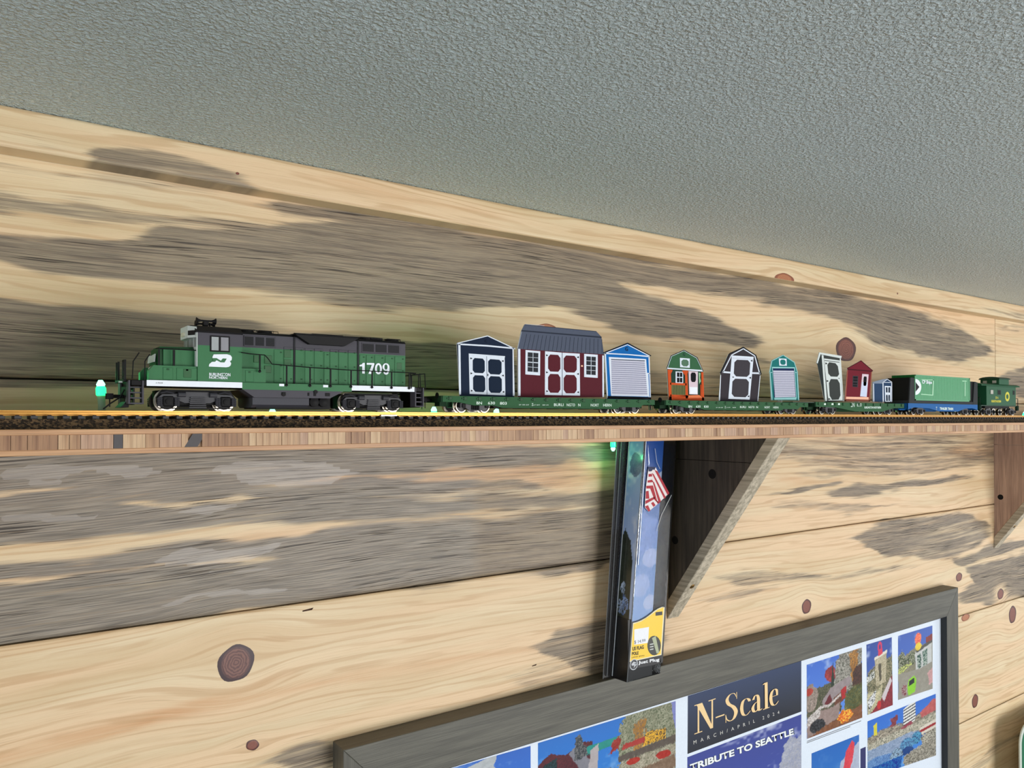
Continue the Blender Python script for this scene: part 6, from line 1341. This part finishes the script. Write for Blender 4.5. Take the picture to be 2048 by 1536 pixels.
# yellow label at the foot
yl = YB_-.4
def slabk(pts, m, name, par, k, K=KB):
    a = MB(); a.prism([(P(*K(*p), yl)[0], max(P(*K(*p), yl)[1], gzl)) for p in pts], 1, yl-.1*k-.09, yl-.1*k); return a.build(name, m, par)
cur = [(585, 655), (640, 642), (700, 618), (760, 584), (820, 540), (880, 490), (930, 458), (980, 436), (1025, 430)]
lbl = slabk([(x, y-14) for x, y in cur]+[(1024, 436), (975, 1115), (940, 1216), (520, 1290), (534, 1180), (570, 640)], mat('label black', (16, 18, 26), .35), 'label', pk, 0)
slabk(cur[:-1]+[(1018, 440), (975, 1092), (540, 1188)], mat('label white edge', (232, 224, 190), .4), 'label_edge', lbl, 1)
slabk([(594, 668), (700, 632), (820, 552), (930, 470), (1002, 440), (962, 1080), (552, 1172)], mat('label yellow', (246, 204, 46), .35), 'label_field', lbl, 2)
slabk([(602, 742), (802, 708), (790, 925), (600, 952)], mat('price white', (236, 238, 244), .5), 'price_tag', lbl, 3)
slabk([(892, 508), (984, 496), (984, 545), (892, 556)], mat('label black', (16, 18, 26), .35), 'badge', lbl, 3)
slabk([(872+92*math.cos(t), 962+134*math.sin(t)) for t in np.linspace(0, 2*math.pi, 22)[:-1] if 872+92*math.cos(t) < 966], mat('inset dark', (44, 46, 40), .4), 'inset_picture', lbl, 3)
slabk([(842, 860), (892, 832), (940, 1060), (905, 1070)], mat('inset pale', (168, 176, 144), .4), 'inset_pole', lbl, 4)
for k, y in enumerate((940, 975, 1010)): slabk([(815, y), (862, y-10), (862, y+6), (812, y+14)], mat('inset stripe', (196, 200, 196), .4), 'inset_stripe', lbl, 4)
lk = mat('label ink', (30, 28, 20), .5)
def lt(s, q, m, k=.5, bold=.03): text(s, [KB(*p) for p in q], yl-k, m, lbl, bold=bold)
lt('$ 14.99', ((606, 948), (758, 918), (758, 872), (606, 896)), mat('price ink', (92, 96, 110), .5), bold=0)
lt('US FLAG', ((580, 1036), (736, 1008), (736, 958), (580, 984)), lk); lt('POLE', ((574, 1098), (664, 1088), (664, 1040), (574, 1054)), lk); lt('LARGE  JP5952', ((572, 1140), (745, 1112), (745, 1092), (572, 1118)), mat('label fine ink', (120, 96, 30), .5), bold=0)
lt('Just Plug', ((660, 1232), (948, 1186), (948, 1130), (660, 1176)), mat('label type white', (236, 238, 242), .4), k=.25, bold=.03)
a = MB(); c = P(*KB(598, 1222), yl-.3); a.lathe((c[0], yl-.25, c[1]), [(5.6, 0), (5.6, -.1), (4.9, -.12)], 1, 20); a.build('logo_ring', mat('logo silver', (190, 194, 200), .3), lbl)
a = MB(); a.lathe((c[0], yl-.38, c[1]), [(4.7, 0), (4.7, -.05)], 1, 20); a.build('logo_disc', mat('logo dark', (40, 42, 48), .4), lbl)
slabk([(560, 1215), (590, 1180), (640, 1200), (600, 1206), (606, 1216), (640, 1212), (590, 1270), (600, 1232), (566, 1236)], mat('logo silver', (190, 194, 200), .3), 'logo_mark', lbl, 5)

# ---------------------------------------------------------------- green sign at the lower right corner
YS = 566.0
x0 = UX(2040, YS, 1500); zt9 = HZ(2040, 1489, YS)+30
def rrect(x0, x1, z0, z1, r, n=8):
    out = []
    for cx, cz, a0 in ((x1-r, z1-r, 0), (x0+r, z1-r, 90), (x0+r, z0+r, 180), (x1-r, z0+r, 270)):
        for k in range(n+1): a = math.radians(a0+90*k/n); out.append((cx+r*math.cos(a), cz+r*math.sin(a)))
    return out
sg = thing('green_sign', (x0+150, YS, zt9-220), 'green sign with pale rounded border at the lower right corner', 'sign')
a = MB(); a.prism(rrect(x0, x0+320, zt9-220, zt9, 32), 1, YS, YS+2); a.build('border', mat('sign border pale', (206, 214, 204), .35), sg)
a = MB(); a.prism(rrect(x0+7, x0+313, zt9-213, zt9-7, 26), 1, YS-.3, YS); a.build('face', mat('sign green', (30, 108, 74), .35), sg)
a = MB(); a.box(x0+130, x0+190, YS+2, D-.2, zt9-190, zt9-60); a.build('mounting_block', grey_w2, sg)
